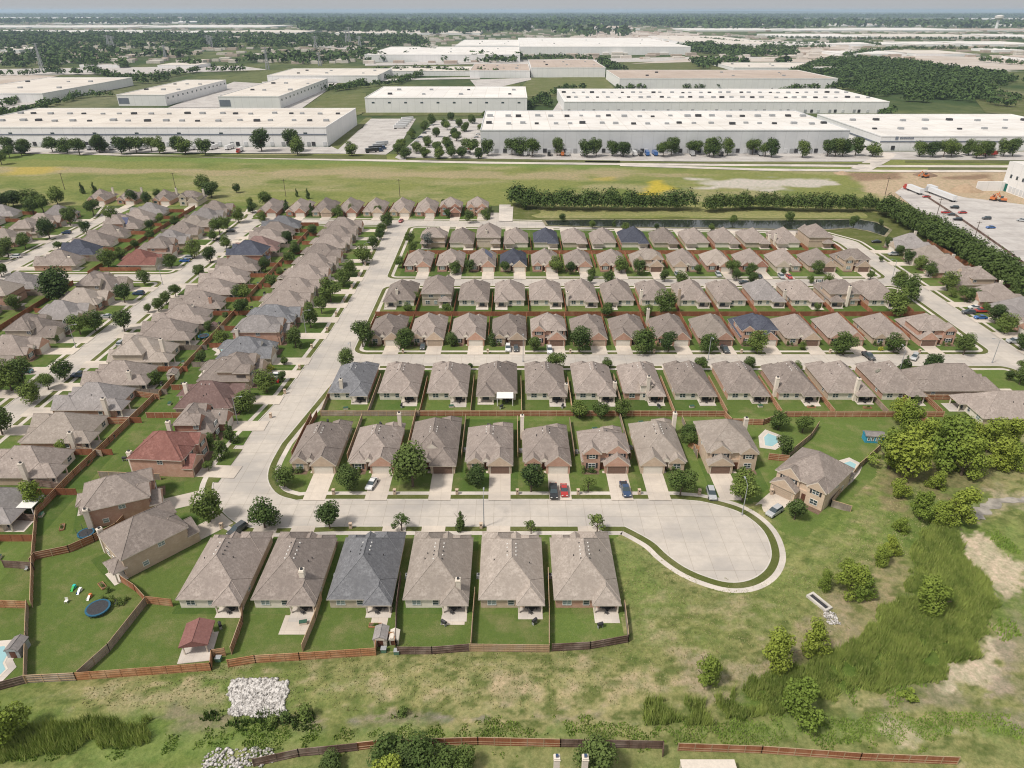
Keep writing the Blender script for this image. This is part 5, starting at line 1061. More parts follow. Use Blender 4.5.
# ---------------------------------------------------------------- back yard things
def trampoline(p,d,label,net=True):
    x,y=at(*p); r=O('trampoline',None,loc=(x,y,.14),label=label,cat='trampoline',group='trampolines'); g=G(); n=20
    for i in range(n):
        a0=2*PI*i/n;a1=2*PI*(i+1)/n; q=[(math.cos(a)*rr,math.sin(a)*rr,.85) for a,rr in ((a0,d/2-.35),(a1,d/2-.35),(a1,d/2),(a0,d/2))]; g.q(q[::-1]); g.q([(p_[0],p_[1],.8) for p_ in q])
        g.q([(math.cos(a0)*d/2,math.sin(a0)*d/2,.6),(math.cos(a1)*d/2,math.sin(a1)*d/2,.6),(math.cos(a1)*d/2,math.sin(a1)*d/2,.85),(math.cos(a0)*d/2,math.sin(a0)*d/2,.85)])
    g.ob('pad_ring',M('pad_blue',(.03,.10,.17),(.04,.13,.2),3),r); t=G(); t.q([(math.cos(2*PI*i/n)*(d/2-.35),math.sin(2*PI*i/n)*(d/2-.35),.83) for i in range(n)]); t.ob('jump_mat',m_dark,r)
    for i in range(6):
        a=PI*i/3+.3; l=G(); l.tube((math.cos(a)*d*.48,math.sin(a)*d*.48,0),(math.cos(a)*d*.5,math.sin(a)*d*.5,2.4 if net else .82),.05,.04,5); l.ob('leg',PAINT['dark blue'],r)
trampoline((99,611),4.6,'large blue-rimmed trampoline beside the garden bed, lower left',False); trampoline((87,536),3.6,'small blue trampoline below the brick wall house, left'); trampoline((204,338),3.8,'trampoline in a yard behind the second street houses'); trampoline((113,318),2.5,'none') if False else None
m_pool,n,b=newmat('pool_water',.08,.5); b.inputs['Base Color'].default_value=(.30,.50,.53,1)
def pool(pts,label,grp='pools'):
    w=px(pts); c=(sum(p[0] for p in w)/len(w),sum(p[1] for p in w)/len(w)); f=[(p[0]-c[0],p[1]-c[1]) for p in w]; k=1.0
    f2=[(a,b,1) for a,b in f]; big=offset(f2,-1.5)
    r=O('swimming_pool',None,loc=(c[0],c[1],.15),label=label,cat='swimming pool',group=grp)
    for name,pl,z,m in (('deck',big,.05,m_walk),('coping',offset(f2,-.35),.08,m_trim),('water',f,.10,m_pool)):
        o=sheet(name,pl,z,m,kind=None,thick=.04); o.parent=r
pool([(836,478),(838,470),(843,464),(850,462),(856,465),(853,472),(846,480),(840,482)],'swimming pool with pale stone deck beside the turned two-storey house')
pool([(764,438),(768,434),(776,437),(778,443),(772,447),(765,446)],'swimming pool behind the tan brick house of the second row')
pool([(-12,664),(-6,648),(5,647),(8,655),(3,664),(6,670),(0,676),(-10,675)],'swimming pool at the left edge near the bottom'); pool([(217,349),(222,345),(229,346),(230,350),(224,353)],'small pool in a back yard left of the wide street')
m_gaz=M('gazebo_roof_maroon',(.25,.125,.11),(.20,.095,.085),2)
x,y=at(200,644); r=O('gazebo',None,loc=(x,y,.14),rz=R(8),label='maroon gable-roofed open gazebo on a pale slab behind the leftmost bottom row house',cat='gazebo')
g=G(); g.hip(-2.3,2.3,-2.6,2.6,2.7,.45,0,'g','g','y',ov=.3,trim=0,gm=0); g.ob('roof',m_gaz,r); s=G(); s.box(-2.9,2.9,-4.4,2.4,0,.12); s.ob('slab',m_walk,r)
for a in (-2,2):
    for b_ in (-2.4,2.1): p=G(); p.box(a-.1,a+.1,b_-.1,b_+.1,.12,2.72); p.ob('post',m_chim,r)
def shed(p,w,d,rot,label,mw,mr,h=2.1):
    x,y=at(*p); r=O('garden_shed',None,loc=(x,y,.14),rz=R(rot),label=label,cat='shed',group='garden sheds'); g=G(); g.box(-w/2,w/2,-d/2,d/2,0,h); g.ob('wall',mw,r); g=G(); g.hip(-w/2,w/2,-d/2,d/2,h+.02,.5,0,'g','g','y',ov=.15,trim=0,gm=1); g.ob('roof',[mr,mw],r); d_=G(); d_.box(-.55,.55,-d/2-.03,-d/2,.05,1.9); d_.ob('door',m_door,r)
shed((382,641),2.4,3.0,0,'small grey-roofed shed in the notch of the bottom fence',m_trim,MR['g']); shed((174,378),3,3.4,10,'cream shed in a left back yard beside the red fence',m_siding,MR['b']); shed((20,652),2.4,3,0,'small grey arched shed by the left pool',m_metal,MR['g'])
shed((214,329),2.4,2.4,0,'small shed with brown roof near the yard trampoline',m_siding,MR['m'],1.8); shed((282,282),3,3,0,'pale shed in a yard behind the wide street houses',m_siding,MR['b']); shed((395,641),1.6,2.2,0,'narrow pale box shed beside the fence notch',m_trim,m_trim,1.6)
m_pb=M('playhouse_blue',(.06,.32,.48),(.05,.28,.42),3)
x,y=at(872,441); r=O('playhouse',None,loc=(x,y,.14),rz=R(-6),label='turquoise blue playhouse shed with white windows and grey roof',cat='playhouse'); g=G(); g.box(-2.4,2.4,-1.3,1.3,0,2.3); g.ob('wall',m_pb,r); g=G(); g.hip(-2.4,2.4,-1.3,1.3,2.35,.45,0,'g','g','x',ov=.2,trim=0,gm=1); g.ob('roof',[MR['g'],m_pb],r)
for q in (-1.6,-.6,.6,1.6): window(r,q,-1.3,.7,.7,1.2,'f',1)
def seat(p,label,grp,col=m_white,rz=0,wide=1.0):
    x,y=at(*p); r=O('garden_chair',None,loc=(x,y,.17),rz=rz,label=label,cat='chair',group=grp); g=G(); g.box(-.3*wide,.3*wide,-.3,.3,.38,.45); g.ob('seat',col,r); b=G(); b.box(-.3*wide,.3*wide,.26,.33,.45,1.0); b.ob('backrest',col,r)
    for a in (-1,1):
        for c in (-1,1): l=G(); l.box(a*.27*wide-.03,a*.27*wide+.03,c*.27-.03,c*.27+.03,0,.379); l.ob('leg',col,r)
def table(p,label,grp,col=m_dark,z=.2):
    x,y=at(*p); r=O('patio_table',None,loc=(x,y,z),label=label,cat='table',group=grp); g=G(); g.tube((0,0,.68),(0,0,.74),.7,.7,14); g.ob('tabletop',col,r); l=G(); l.tube((0,0,0),(0,0,.68),.06,.06,6); l.tube((0,0,0),(0,0,.05),.35,.35,8); l.ob('leg',col,r)
pr=random.Random(31)
for nm,ph in (('A','bottom row'),('C','third row')):
    for i,(x,y,rot,w,d,g) in enumerate(ROWS[nm]):
        px0=-w/2+2.4; X,Y=loc((x,y,rot),px0+pr.uniform(-.5,.5),d/2-1.0)
        def bp(dx,dy): # back to a photo point for the helpers above
            return (X+dx,Y+dy)
        r_at=at
        at=lambda a,b,z=0,_f=r_at: (a,b) if abs(b)<400 and isinstance(a,float) and b<260 and b>60 and getattr(bp,'on',1) else _f(a,b,z)
        table((float(X),float(Y)),f"dark round table on the patio of the {ordn(i+1)} house, {ph}",'patio tables')
        for k,a in enumerate((.4,2.5,4.4)): seat((float(X+math.cos(a)*1.15),float(Y+math.sin(a)*1.0)),f"{('right','upper','left')[int(a>1)+int(a>3)] if nm=='C' else ('right','upper','left')[int(a>1)+int(a>3)]} dark patio chair at the table, {ordn(i+1)} house of the {ph}",f"patio chairs, {ordn(i+1)} house of the {ph}",m_dark,a-PI/2)
        at=r_at
def acunit(x,y,label):
    r=O('air_conditioner',None,loc=(x,y,.14),label=label,cat='air conditioner',group='outdoor air conditioners'); g=G(); g.box(-.42,.42,-.42,.42,.06,.9); g.box(-.5,.5,-.5,.5,0,.06); g.ob('casing',m_metal,r); f=G(); f.tube((0,0,.9),(0,0,.93),.33,.33,12); f.ob('fan_grille',m_dark,r)
for nm,ph in (('A','bottom row'),('B','second row')):
    for i,(x,y,rot,w,d,g) in enumerate(ROWS[nm]): X,Y=loc((x,y,rot),(w/2+.75)*(1 if nm=='A' else -1),.5); acunit(X,Y,f"air conditioner in the side yard of the {ordn(i+1)} house, {ph}")
def toy(p,cols,label):
    x,y=at(*p); r=O('toy_slide',None,loc=(x,y,.14),label=label,cat='toy',group='garden toys'); r.scale=(.75,.75,.75); g=G(); g.box(-.35,.35,-.4,.4,0,.9); g.ob('tower',cols[0],r); g=G(); g.q([(-.3,-.4,.85),(.3,-.4,.85),(.3,-1.7,.1),(-.3,-1.7,.1)][::-1]); g.box(-.36,-.3,-1.6,-.4,.1,.5); g.ob('slide',cols[1],r)
m_tq=M('plastic_turquoise',(.05,.5,.45),(.05,.45,.4),3); m_or=M('plastic_orange',(.6,.2,.08),(.5,.17,.07),3); m_gn=M('plastic_green',(.08,.45,.12),(.07,.4,.1),3)
toy((75,588),(m_tq,m_gn),'turquoise toy slide on the lawn of the trampoline yard'); toy((81,591),(m_white,paint('blue')),'white and blue toy slide on the trampoline yard lawn'); toy((91,597),(m_or,m_white),'orange and white toy next to the large trampoline')
seat((67,603),'white round garden chair alone on the lawn','garden seats',m_white); seat((75,548),'white lawn chair before the long red fence','garden seats',m_white)
seat((27,571),'grey lounge chair in the small left yard','garden seats',m_metal); seat((117,605),'dark chair in the garden bed by the patio','garden seats',m_dark)
# utility boxes at the bottom fence
for i,(p) in enumerate([(384,652),(219,661),(397,654)]):
    x,y=at(*p); r=O('utility_box',None,loc=(x,y,.2),label=f"green utility box behind the bottom fence, {ordn([2,1,3][i])} from the left",cat='utility box',group='utility boxes'); g=G(); g.box(-.5,.5,-.45,.45,0,.8); g.ob('cabinet',M('utility_green',(.10,.20,.14),(.09,.17,.12),3),r); g=G(); g.box(-.53,.53,-.48,.48,.8,.88); g.ob('lid',m_metal,r)
# house below the frame, its chimneys and a patio roof reach into the picture
hb=house(9.2,57.8,0,w=14,d=13,near=1,label='house at the bottom edge with two cream chimneys',group='bottom edge houses',roof='b',front='hip')
for px_ in (557,585.5):
    x,y=at(px_,757,8.6); g=G(); g.box(x-9.2-.42,x-9.2+.42,y-57.8-.42,y-57.8+.42,0,8.6); g.box(x-9.2-.5,x-9.2+.5,y-57.8-.5,y-57.8+.5,8.2,8.35); c_=g.ob('chimney',m_chim,hb); g=G(); g.box(x-9.2-.2,x-9.2+.2,y-58.0,y-57.6,8.6,8.95); g.ob('flue',PAINT['dark blue'],c_)
x,y=at(708,783); r=O('patio_roof',None,loc=(x,y,.13),label='pale flat patio roof at the bottom edge beside the red-brown fence',cat='patio roof'); g=G(); g.box(-4.2,4.2,-2,2,2.5,2.66); g.ob('roof',m_trim,r)
for a in (-4,4):
    for b_ in (-1.8,1.8): p=G(); p.box(a-.1,a+.1,b_-.1,b_+.1,0,2.5); p.ob('post',m_chim,r)
sheet('lawn',px([(478,757),(660,758),(662,800),(478,800)]),.20,m_lawng); sheet('lawn',px([(255,775),(380,758),(478,756),(478,800),(255,800)]),.20,m_lawng)

# ---- small things in the back yards
cl_=random.Random(8); m_tarp=M('tarp_green',(.05,.11,.08),(.04,.09,.06),3)
for nm,ph in (('A','bottom row'),('B','second row'),('C','third row'),('W','wide street column'),('E2','second street column')):
    for i,(x,y,rot,w,d,g) in enumerate(ROWS[nm][:14]):
        X,Y=loc((x,y,rot),cl_.uniform(-w/2+1,w/2-4)*(1 if nm!='B' else .6),d/2+cl_.uniform(2.2,3.6)); t=cl_.random()
        if t<.4:
            r=O('barbecue_grill',None,loc=(X,Y,.15),rz=cl_.random()*3,label=f"black barbecue grill in the back yard of the {ordn(i+1)} house, {ph}",cat='grill',group='barbecue grills'); k=G(); k.box(-.55,.55,-.3,.3,.75,1.05); k.tube((-.55,0,1.05),(.55,0,1.05),.28,.28,8); k.ob('firebox',m_dark,r); k=G()
            for a in (-.45,.45): k.box(a-.05,a+.05,-.25,.25,0,.75)
            k.ob('stand',m_metal,r)
        elif t<.7:
            r=O('planter_bed',None,loc=(X,Y,.15),rz=rot,label=f"low wooden planter bed with greens behind the {ordn(i+1)} house, {ph}",cat='planter',group='planter beds'); k=G()
            k.box(-1.2,1.2,-.5,-.42,0,.35); k.box(-1.2,1.2,.42,.5,0,.35); k.box(-1.2,-1.12,-.42,.42,0,.348); k.box(1.12,1.2,-.42,.42,0,.348); k.ob('frame',MW['o'],r); k=G(); k.box(-1.12,1.12,-.42,.42,0,.25); k.ob('soil',m_bed,r); c=O('foliage',BU[0],r); c.scale=(2.2,.9,.7); c.location=(0,0,.15)
        else:
            r=O('storage_box',None,loc=(X,Y,.15),rz=rot+.2,label=f"plastic storage box on the back lawn of the {ordn(i+1)} house, {ph}",cat='storage box',group='storage boxes'); k=G(); k.box(-.7,.7,-.4,.4,0,.6); k.ob('bin',m_trim,r); k=G(); k.box(-.74,.74,-.44,.44,.6,.68); k.ob('lid',m_tarp,r)
for i,(dx,w_) in enumerate(((1,5.4),(2,3.2),(3,4.6))):
    x,y,rot,w,d,g=ROWS['A'][dx]; quad('patio',(x,y,rot),-w/2+.3,-w/2+.3+w_,d/2+.4,d/2+(5.2 if i==0 else 2.8),.155,m_drive)
# ---------------------------------------------------------------- warehouses and everything beyond
def wallmat(name,a,b_,pw=9):
    m,n,b=newmat(name,.85,.2); c=mixc(n,ramp(n,noise(n,coord(n,'Object'),.08,4),.35,.65),a,b_); v=coord(n,'Object')
    sp=n.nodes.new('ShaderNodeSeparateXYZ'); n.links.new(v,sp.inputs[0]); ad=n.nodes.new('ShaderNodeMath'); ad.operation='ADD'; n.links.new(sp.outputs[0],ad.inputs[0]); n.links.new(sp.outputs[1],ad.inputs[1]); md=n.nodes.new('ShaderNodeMath'); md.operation='PINGPONG'; md.inputs[1].default_value=pw/2; n.links.new(ad.outputs[0],md.inputs[0])
    c=mixc(n,ramp(n,md.outputs[0],.35,.2),c,tuple(x*.86 for x in a)); n.links.new(c,b.inputs['Base Color']); return m
m_wh=wallmat('warehouse_wall',(.80,.79,.78),(.74,.735,.73)); m_whg=wallmat('warehouse_wall_grey',(.62,.63,.645),(.56,.57,.585))
def roofmat(name,a,b_,c,lines=True):
    m,n,b=newmat(name,.9,.1); v=coord(n,'World'); x=mixc(n,ramp(n,noise(n,v,.02,5,.7),.35,.65),a,b_); x=mixc(n,ramp(n,noise(n,coord(n,'World',(.25,1,1)),.08,4,.7),.5,.75),x,c)
    br=n.nodes.new('ShaderNodeTexBrick'); n.links.new(v,br.inputs['Vector']); br.offset=0; br.inputs['Scale'].default_value=1; br.inputs['Brick Width'].default_value=16; br.inputs['Row Height'].default_value=60; br.inputs['Mortar Size'].default_value=.35
    br.inputs['Color1'].default_value=(1,1,1,1); br.inputs['Color2'].default_value=(.93,.93,.94,1); br.inputs['Mortar'].default_value=(.84,.82,.80,1); x=mixc(n,1.0,x,br.outputs['Color'],'MULTIPLY'); n.links.new(x,b.inputs['Base Color']); return m
m_rw=roofmat('flat_roof_white',(.76,.735,.70),(.68,.65,.61),(.56,.52,.47)); m_rc=roofmat('flat_roof_cream',(.68,.63,.565),(.60,.55,.49),(.50,.44,.38)); m_rb=roofmat('flat_roof_tan',(.50,.42,.36),(.44,.36,.30),(.36,.29,.24))
m_stripe=M('stripe_blue_grey',(.19,.21,.25),(.16,.18,.22),.2)
def hgt(Y,yf): return H-Y*math.tan(ang(yf))
WHN=0
def wh(x0,x1,yb,yf,yk,roof='w',label='',wall=None,units=0,docks=0,stripe=0,wins=0,grp='warehouses',h=None,xk=None,side=None):
    X0,Y0=at(x0,yb); X1,_=at(x1,yb); h=h or max(5,hgt(Y0,yf)); Y1=(H-h)/math.tan(ang(yk)); r=O('warehouse',None,loc=((X0+X1)/2,Y0,.1),label=label,cat='warehouse',group=grp); a=(X1-X0)/2; D=Y1-Y0; mr={'w':m_rw,'c':m_rc,'b':m_rb}[roof]; mw=wall or m_wh
    g=G(); g.box(-a,a,0,D,0,h); g.ob('wall',mw,r)
    p=G(); p.box(-a,a,-.25,.35,h,h+.9); p.box(-a,a,D-.35,D+.25,h,h+.9); p.box(-a-.25,-a+.35,.36,D-.36,h,h+.9); p.box(a-.35,a+.25,.36,D-.36,h,h+.9); p.ob('parapet',mw,r)
    g=G(); g.q([(-a+.3,.3,h+.25),(a-.3,.3,h+.25),(a-.3,D-.3,h+.25),(-a+.3,D-.3,h+.25)]); g.ob('roof',mr,r)
    rs=random.Random(int(X0+Y0))
    for i in range(units):
        x=-a+2*a*(i%max(1,units//2)+.5+rs.uniform(-.2,.2))/max(1,units//2); y=D*(.3 if i<units/2 else .68)+rs.uniform(-3,3); u=G(); s=rs.uniform(1.6,2.6); u.box(x-s,x+s,y-s*.8,y+s*.8,h+.25,h+.25+s*.8); u.ob('roof_unit',m_metal if i%3 else m_dark,r)
    for i in range(docks):
        x=-a+2*a*(i+.6+.25*math.sin(i*2.2))/docks; d=G(); d.box(x-1.5,x+1.5,-.3,-.0,1.0,4.2); d.ob('dock_door',(m_dark,m_whg,m_metal)[i%3],r)
    if stripe: s=G(); s.box(-a-.03,a+.03,-.31,-.26 if False else -.02,h*.62,h*.62+1.0); s.ob('stripe',m_stripe,r)
    for i in range(wins):
        x=-a+2*a*(i+.5)/wins; w=G(); w.box(x-1.6,x+1.6,-.12,-.0,h*.66,h*.66+1.6); w.ob('window',m_glass,r)
    return r,a,D,h
Wh=[(-48,328,147,128,109,'c','long cream-roofed warehouse with a dark stripe at the left, trailers in front',m_wh,40,44,1,9),
 (366,527,113,98.5,87.3,'w','blank white warehouse left of centre beyond the parking lot',m_wh,8,0,0,10),
 (481,845,154,131,111.5,'w','widest white warehouse in the centre behind the roadside trees',m_whg,44,56,0,0),
 (564,887,113.5,102.5,89.5,'w','second white warehouse behind the widest one, rows of skylights',m_wh,60,40,0,0),
 (878,1110,151,137,115,'w','pale warehouse with grey stripes at the right behind the road',m_wh,16,10,1,0)]
for i,(a,b_,c,d_,e,ro,l,w,u,dk,st,wi) in enumerate(Wh):
    r,aa,D,h=wh(a,b_,c,d_,e,ro,l,w,u,dk,st,wi)
    if i==4:
        g=G(); g.box(-aa-.3,-aa-.02,2,D-2,h*.45,h*.45+1.2); g.ob('stripe',m_stripe,r)
        g=G(); g.box(-aa+12,-aa+14.5,-.32,-.05,h*.62+2.2,h*.62+4.6); g.ob('logo',m_stripe,r)
        
        g=G()
        for k in range(7): g.box(-aa+16+k*1.7,-aa+17.1+k*1.7,-.32,-.05,h*.62+2.6,h*.62+4.2-.3*(k%2))
        g.ob('lettering',m_stripe,r)
m_side=m_wh
for a,b_,c,d_,e,ro,l,w in [(119,167,106,95.5,80.5,'c','white warehouse with blue glass corner behind the long left one',m_wh),(220,281,109,97,79,'c','second white warehouse behind the long left one',m_wh),
 (-60,45,103,94,78,'c','pale low warehouse at the left edge among trees',m_wh),(268,378,83,76,69,'c','long low white building beyond the grass lot',m_wh),(384,475,76,71.5,67,'c','low pale building with brown roof left of centre',m_wh),(470,530,78,71,64,'b','low pale building left of the brown-roofed warehouse',m_wh),
 (531,605,77.5,68,60,'b','brown-roofed white warehouse behind the field, centre',m_wh),(619,836,89,79,70.5,'b','long brown-roofed warehouse above the skylight one',m_wh),(733,838,71,68,63,'c','low cream-roofed building right of the long brown roof',m_wh),
 (365,520,62,55,47,'w','big white layered plant far left of centre',m_wh),(520,690,55,47,38,'w','big white layered plant far right of centre',m_wh),(455,560,50,46,40,'w','tall white hall behind the layered plant',m_wh),(690,780,47,44,36,'c','pale plant building beside the brown lot',m_wh)]:
    r,aa,D,h=wh(a,b_,c,d_,e,ro,l,w,units=6,docks=0,wins=0)
    if 'behind the long left' in l:
        for k in range(14): g=G(); y_=D*(k+.5)/14; g.box(aa,aa+.12,y_-2,y_+2,h*.62,h*.62+2.2); g.ob('window',m_glass,r)
        g=G(); g.box(-aa+1,-aa+14,-.15,0,h*.2,h*.75); g.ob('glass_corner',m_stripe,r)
# roofs farther away: one box each
far=[]
r9=random.Random(2)
for yb_,xa,xb in ((62,905,1060),(56.5,840,1060),(51,870,1060),(46.5,790,1060),(42.5,770,1060),(38.5,700,1060),(34.8,730,1060),(31.5,690,1060),(28.8,720,1060),(26.4,760,1060),(34.2,-60,300),(31.0,-60,230),(28.2,-60,560),(25.8,60,180),(18.8,-60,170),(22.3,300,680),(20.2,380,620),(30.5,360,560),(17.2,380,900),(24.2,430,720)):
    x=xa
    while x<xb-20:
        wd=r9.uniform(45,130)*(1 if yb_>24 else .6); x1=min(x+wd,xb); top=yb_-.045*(yb_-9)-.35; far.append((x,x1,yb_,top,top-(.05+.045*r9.random())*(yb_-9)-.3,r9.choice('wwwcwb'))); x=x1+r9.uniform(3,14)*(1 if yb_>24 else 4)
far+=[(832,960,62,56,49,'w'),(900,1060,70,63,59,'w'),(960,1060,60,56,51,'c'),(770,890,41,37,31,'c'),(880,1060,50,46.5,41,'w'),(780,850,48,46,42,'c'),(928,1060,36,33,27,'w'),(760,925,35.5,33,27,'w'),(925,955,36,24,23,'w'),(860,1060,41.5,39,36.5,'b'),
 (690,830,45,42,34,'w'),(1000,1060,84,78,71,'w'),(930,1060,57,54,51,'w'),(560,620,38,35,31,'w'),(600,640,30,28,26,'b'),(605,625,26,24,23.5,'w'),(-60,45,34,30,25,'w'),(40,165,34.8,31,25.5,'w'),(165,330,34.5,32.5,27,'w'),(330,480,35,33,30,'c'),(-60,90,19,17.5,15.5,'c'),(90,190,19.5,18,15.5,'w'),
 (0,40,33.5,31,29,'w'),(250,380,26,24,21,'c'),(400,470,24,22.6,20,'c'),(500,560,27,25,21.5,'w'),(560,640,26,24,20,'w'),(380,420,20.5,19,17.5,'w'),(640,700,40,37,33,'w'),(700,760,39,36.5,32,'c'),(465,510,38,35,33,'w'),(80,120,68,66,64,'c'),(158,198,68.5,66,63,'c'),(198,260,72,68,66.5,'b'),(730,750,67,64,62,'w'),(1010,1060,68,65,60,'w'),(845,925,62,58,55,'c'),(-40,20,53,50,47,'c')]
rq=random.Random(5)
for _ in range(75):
    zone=rq.choice(((700,1050,27,60),(700,1050,27,48),(-50,330,19,34),(300,700,19,34),(560,1050,20,30),(250,520,26,30)))
    x0=rq.uniform(zone[0],zone[1]); y0=rq.uniform(zone[2],zone[3]); wd=rq.uniform(18,75); dp=.035*(y0-8)*rq.uniform(1,2.2)+.5; far.append((x0,x0+wd,y0,y0-.035*(y0-8)-.6,y0-.035*(y0-8)-.6-dp,rq.choice('wwwcb')))
def clash(a,b): return a[0]<b[1]+4 and b[0]<a[1]+4 and a[4]<b[2]+.4 and b[4]<a[2]+.4
BIG=[(365,690,62,0,37),(690,780,47,0,36),(733,838,71,0,63),(770,905,118,0,57),(905,1010,118,0,63)]
keep=[]
for q in far:
    if not any(clash(q,k) for k in keep+BIG): keep.append(q)
far=keep
FR={'w':'white','c':'cream','b':'tan'}
for i,(a,b_,c,d_,e,ro) in enumerate(sorted(far)):
    X0,Y0=at(a,c); X1,_=at(b_,c); h=min(16,max(6,hgt(Y0,d_))); Y1=(H-h)/math.tan(ang(e)); r=O('distant_warehouse',None,loc=((X0+X1)/2,Y0,.1),label=f"distant flat {FR[ro]}-roofed building, {ordn(i+1)} from the left on the horizon plain",cat='distant building',group='distant flat buildings')
    g=G(); g.box(-(X1-X0)/2,(X1-X0)/2,0,Y1-Y0,0,h); g.ob('wall',m_wh,r); g=G(); q=(X1-X0)/2; g.q([(-q,0,h+.4),(q,0,h+.4),(q,Y1-Y0,h+.4),(-q,Y1-Y0,h+.4)]); g.ob('roof',{'w':m_rw,'c':m_rc,'b':m_rb}[ro],r)
# far houses and sheds seen as speckle
rs=random.Random(77); g=G()
for i in range(2400):
    z=rs.random(); y=rs.choice((rs.uniform(36,64),rs.uniform(26,40),rs.uniform(18,26))); x=rs.uniform(-20,1044)
    if 60<y and x>520: continue
    X,Y=at(x,y); s=rs.uniform(5,12)*(1+Y/6000); g.box(X-s,X+s,Y,Y+s*1.4,0,rs.uniform(4,7),0 if rs.random()<.6 else 1)
g.ob('distant_houses',[m_rc,m_rb],kind='stuff',label='pale specks of distant houses between the far woods',cat='distant houses')
# construction building at the right edge
X0,_y=at(1003,190); Y0=426; r=O('warehouse',None,loc=(X0,Y0,.1),label='new white building with two green doors at the right edge beside dirt piles',cat='warehouse',group='warehouses')
g=G(); g.box(-2,60,0,43,0,18.5); g.box(-20,-2,40,41,0,6); g.ob('wall',m_wh,r); g=G(); g.q([(-1.7,.3,18.6),(59.7,.3,18.6),(59.7,42.7,18.6),(-1.7,42.7,18.6)]); g.ob('roof',m_rw,r)
for k,(a,z) in enumerate(((30,9),(36,9),(24,9))): g=G(); g.box(-2.12,-2.0,a,a+1.8,z,z+2.2); g.ob('window',m_glass,r)
g=G(); g.box(-2.1,-2.0,37.5,40,0,5); g.ob('door',M('door_green',(.02,.14,.11),(.02,.12,.10),2),r)
for k in range(9): g=G(); g.box(-2.12,-2.0,4+k*3.6,6.6+k*3.6,.8,4.2); g.ob('dock_door',m_whg,r)
def heap(p,s,h,label,mat):
    x,y=at(*p); v=[];f=[];n=14;m=5
    for j in range(m):
        for i in range(n):
            a=2*PI*i/n; rr=s*(1-j/(m-1))**.8*(1+.18*math.sin(3*a+j+x)); v.append((math.cos(a)*rr,math.sin(a)*rr*.8,h*(j/(m-1))**.9))
    for j in range(m-1):
        for i in range(n): f.append((j*n+i,j*n+(i+1)%n,(j+1)*n+(i+1)%n,(j+1)*n+i))
    O('dirt_pile',np_mesh('dirt_pile',v,f,[mat]),loc=(x,y,.2),label=label,cat='dirt pile',group='dirt piles')
m_dirt=M('dirt',(.42,.31,.21),(.33,.24,.16),.6)
heap((965,191),10,4.5,'large tan dirt pile left of the new white building',m_dirt); heap((925,176),8,3,'dark brown dirt pile on the construction land, left one',M('dirt_dark',(.26,.18,.125),(.2,.14,.1),.6)); heap((985,183),8,3,'tan dirt pile beside the road at right',m_dirt); heap((842,174),6,2,'small brown dirt pile at the construction track',m_dirt)
def digger(p,rot,label):
    x,y=at(*p); r=O('excavator',None,loc=(x,y,.4),rz=rot,label=label,cat='excavator',group='excavators'); g=G(); g.box(-1.6,-.9,-2,2,0,.9); g.box(.9,1.6,-2,2,0,.9); g.ob('tracks',m_dark,r); g=G(); g.box(-1.4,1.4,-2,1.2,.9,2.2); g.ob('body',paint('orange'),r); g=G(); g.box(-1.3,-.2,.2,1.6,2.2,3.4); g.ob('cab',m_glass,r)
    g=G(); g.tube((.4,1.0,2),(.4,4,4.6),.3,.22,6); g.tube((.4,4,4.6),(.4,6.2,2.4),.22,.18,6); g.box(0,.8,5.8,6.8,1.4,2.4); g.ob('arm',paint('orange'),r)
digger((1002,202),1.2,'orange excavator beside the new white building'); digger((993,201),-1,'brown and orange loader left of the orange excavator'); digger((925,178),2,'orange excavator on the dark dirt, left'); 
sheet('construction_yard',px([(895,193),(905,186),(925,189),(965,198),(1000,202),(1060,210),(1060,322),(1040,308),(1012,288),(960,245)]),.36,m_pave)
f_=fence([(925,197),(960,220),(1000,248),(1060,292)],'d','low dark retaining wall along the construction yard',1.1,None,False,True)
for o in f_.children: o.location.z=.2
# yards and parking at the warehouses
for l in ([(-75,152),(-75,148),(330,147.5),(363,128),(368,119),(416,119),(408,132),(400,145),(386,155),(340,154),(100,153)],[(395,158),(404,150),(436,121),(492,118),(482,155),(480,160),(400,160)],[(481,160),(483,154),(846,154),(865,146),(878,152),(885,162),(700,162)],[(880,160),(880,152),(1060,152),(1060,161),(900,160)],[(552,112),(560,100),(570,96),(560,113)],[(832,118),(878,148),(860,148),(800,118)]):
    sheet('warehouse_yard',px(l),.38,m_pave)
m_gr=grass('warehouse_lawn',(.115,.135,.05),(.16,.17,.07),(.23,.21,.12),(.9,1.1),.3)
for k,l in enumerate(([(110,156),(386,155),(387,160),(120,157)],[(330,146),(338,150),(372,118),(366,118)],[(366,128),(372,148),(382,155),(412,120),(418,120),(404,140),(395,158),(384,158),(340,152)],[(406,158),(620,161),(620,163),(406,160.5)],[(585,161.5),(870,163.5),(870,165),(585,163)],[(905,161),(1060,161),(1060,164),(905,163)],[(928,168),(1060,168),(1060,170.3),(928,170.2)])):
    if k!=2: sheet('grass_strip',px(l),.40+.0*k,m_gr)
for l in ([(310,108),(332,96),(366,93),(366,113),(350,118)],[(362,116),(480,116),(486,111),(362,113)],[(512,97),(530,78),(605,77),(615,90),(560,97)],[(620,72),(625,60),(780,57),(790,66),(720,69)],[(975,100),(1060,95),(1060,120),(985,113)],[(0,74),(0,68),(260,66),(260,72),(100,70)],[(420,88),(520,84),(520,88)]):
    sheet('grass_field',px(l),.45,m_gr)
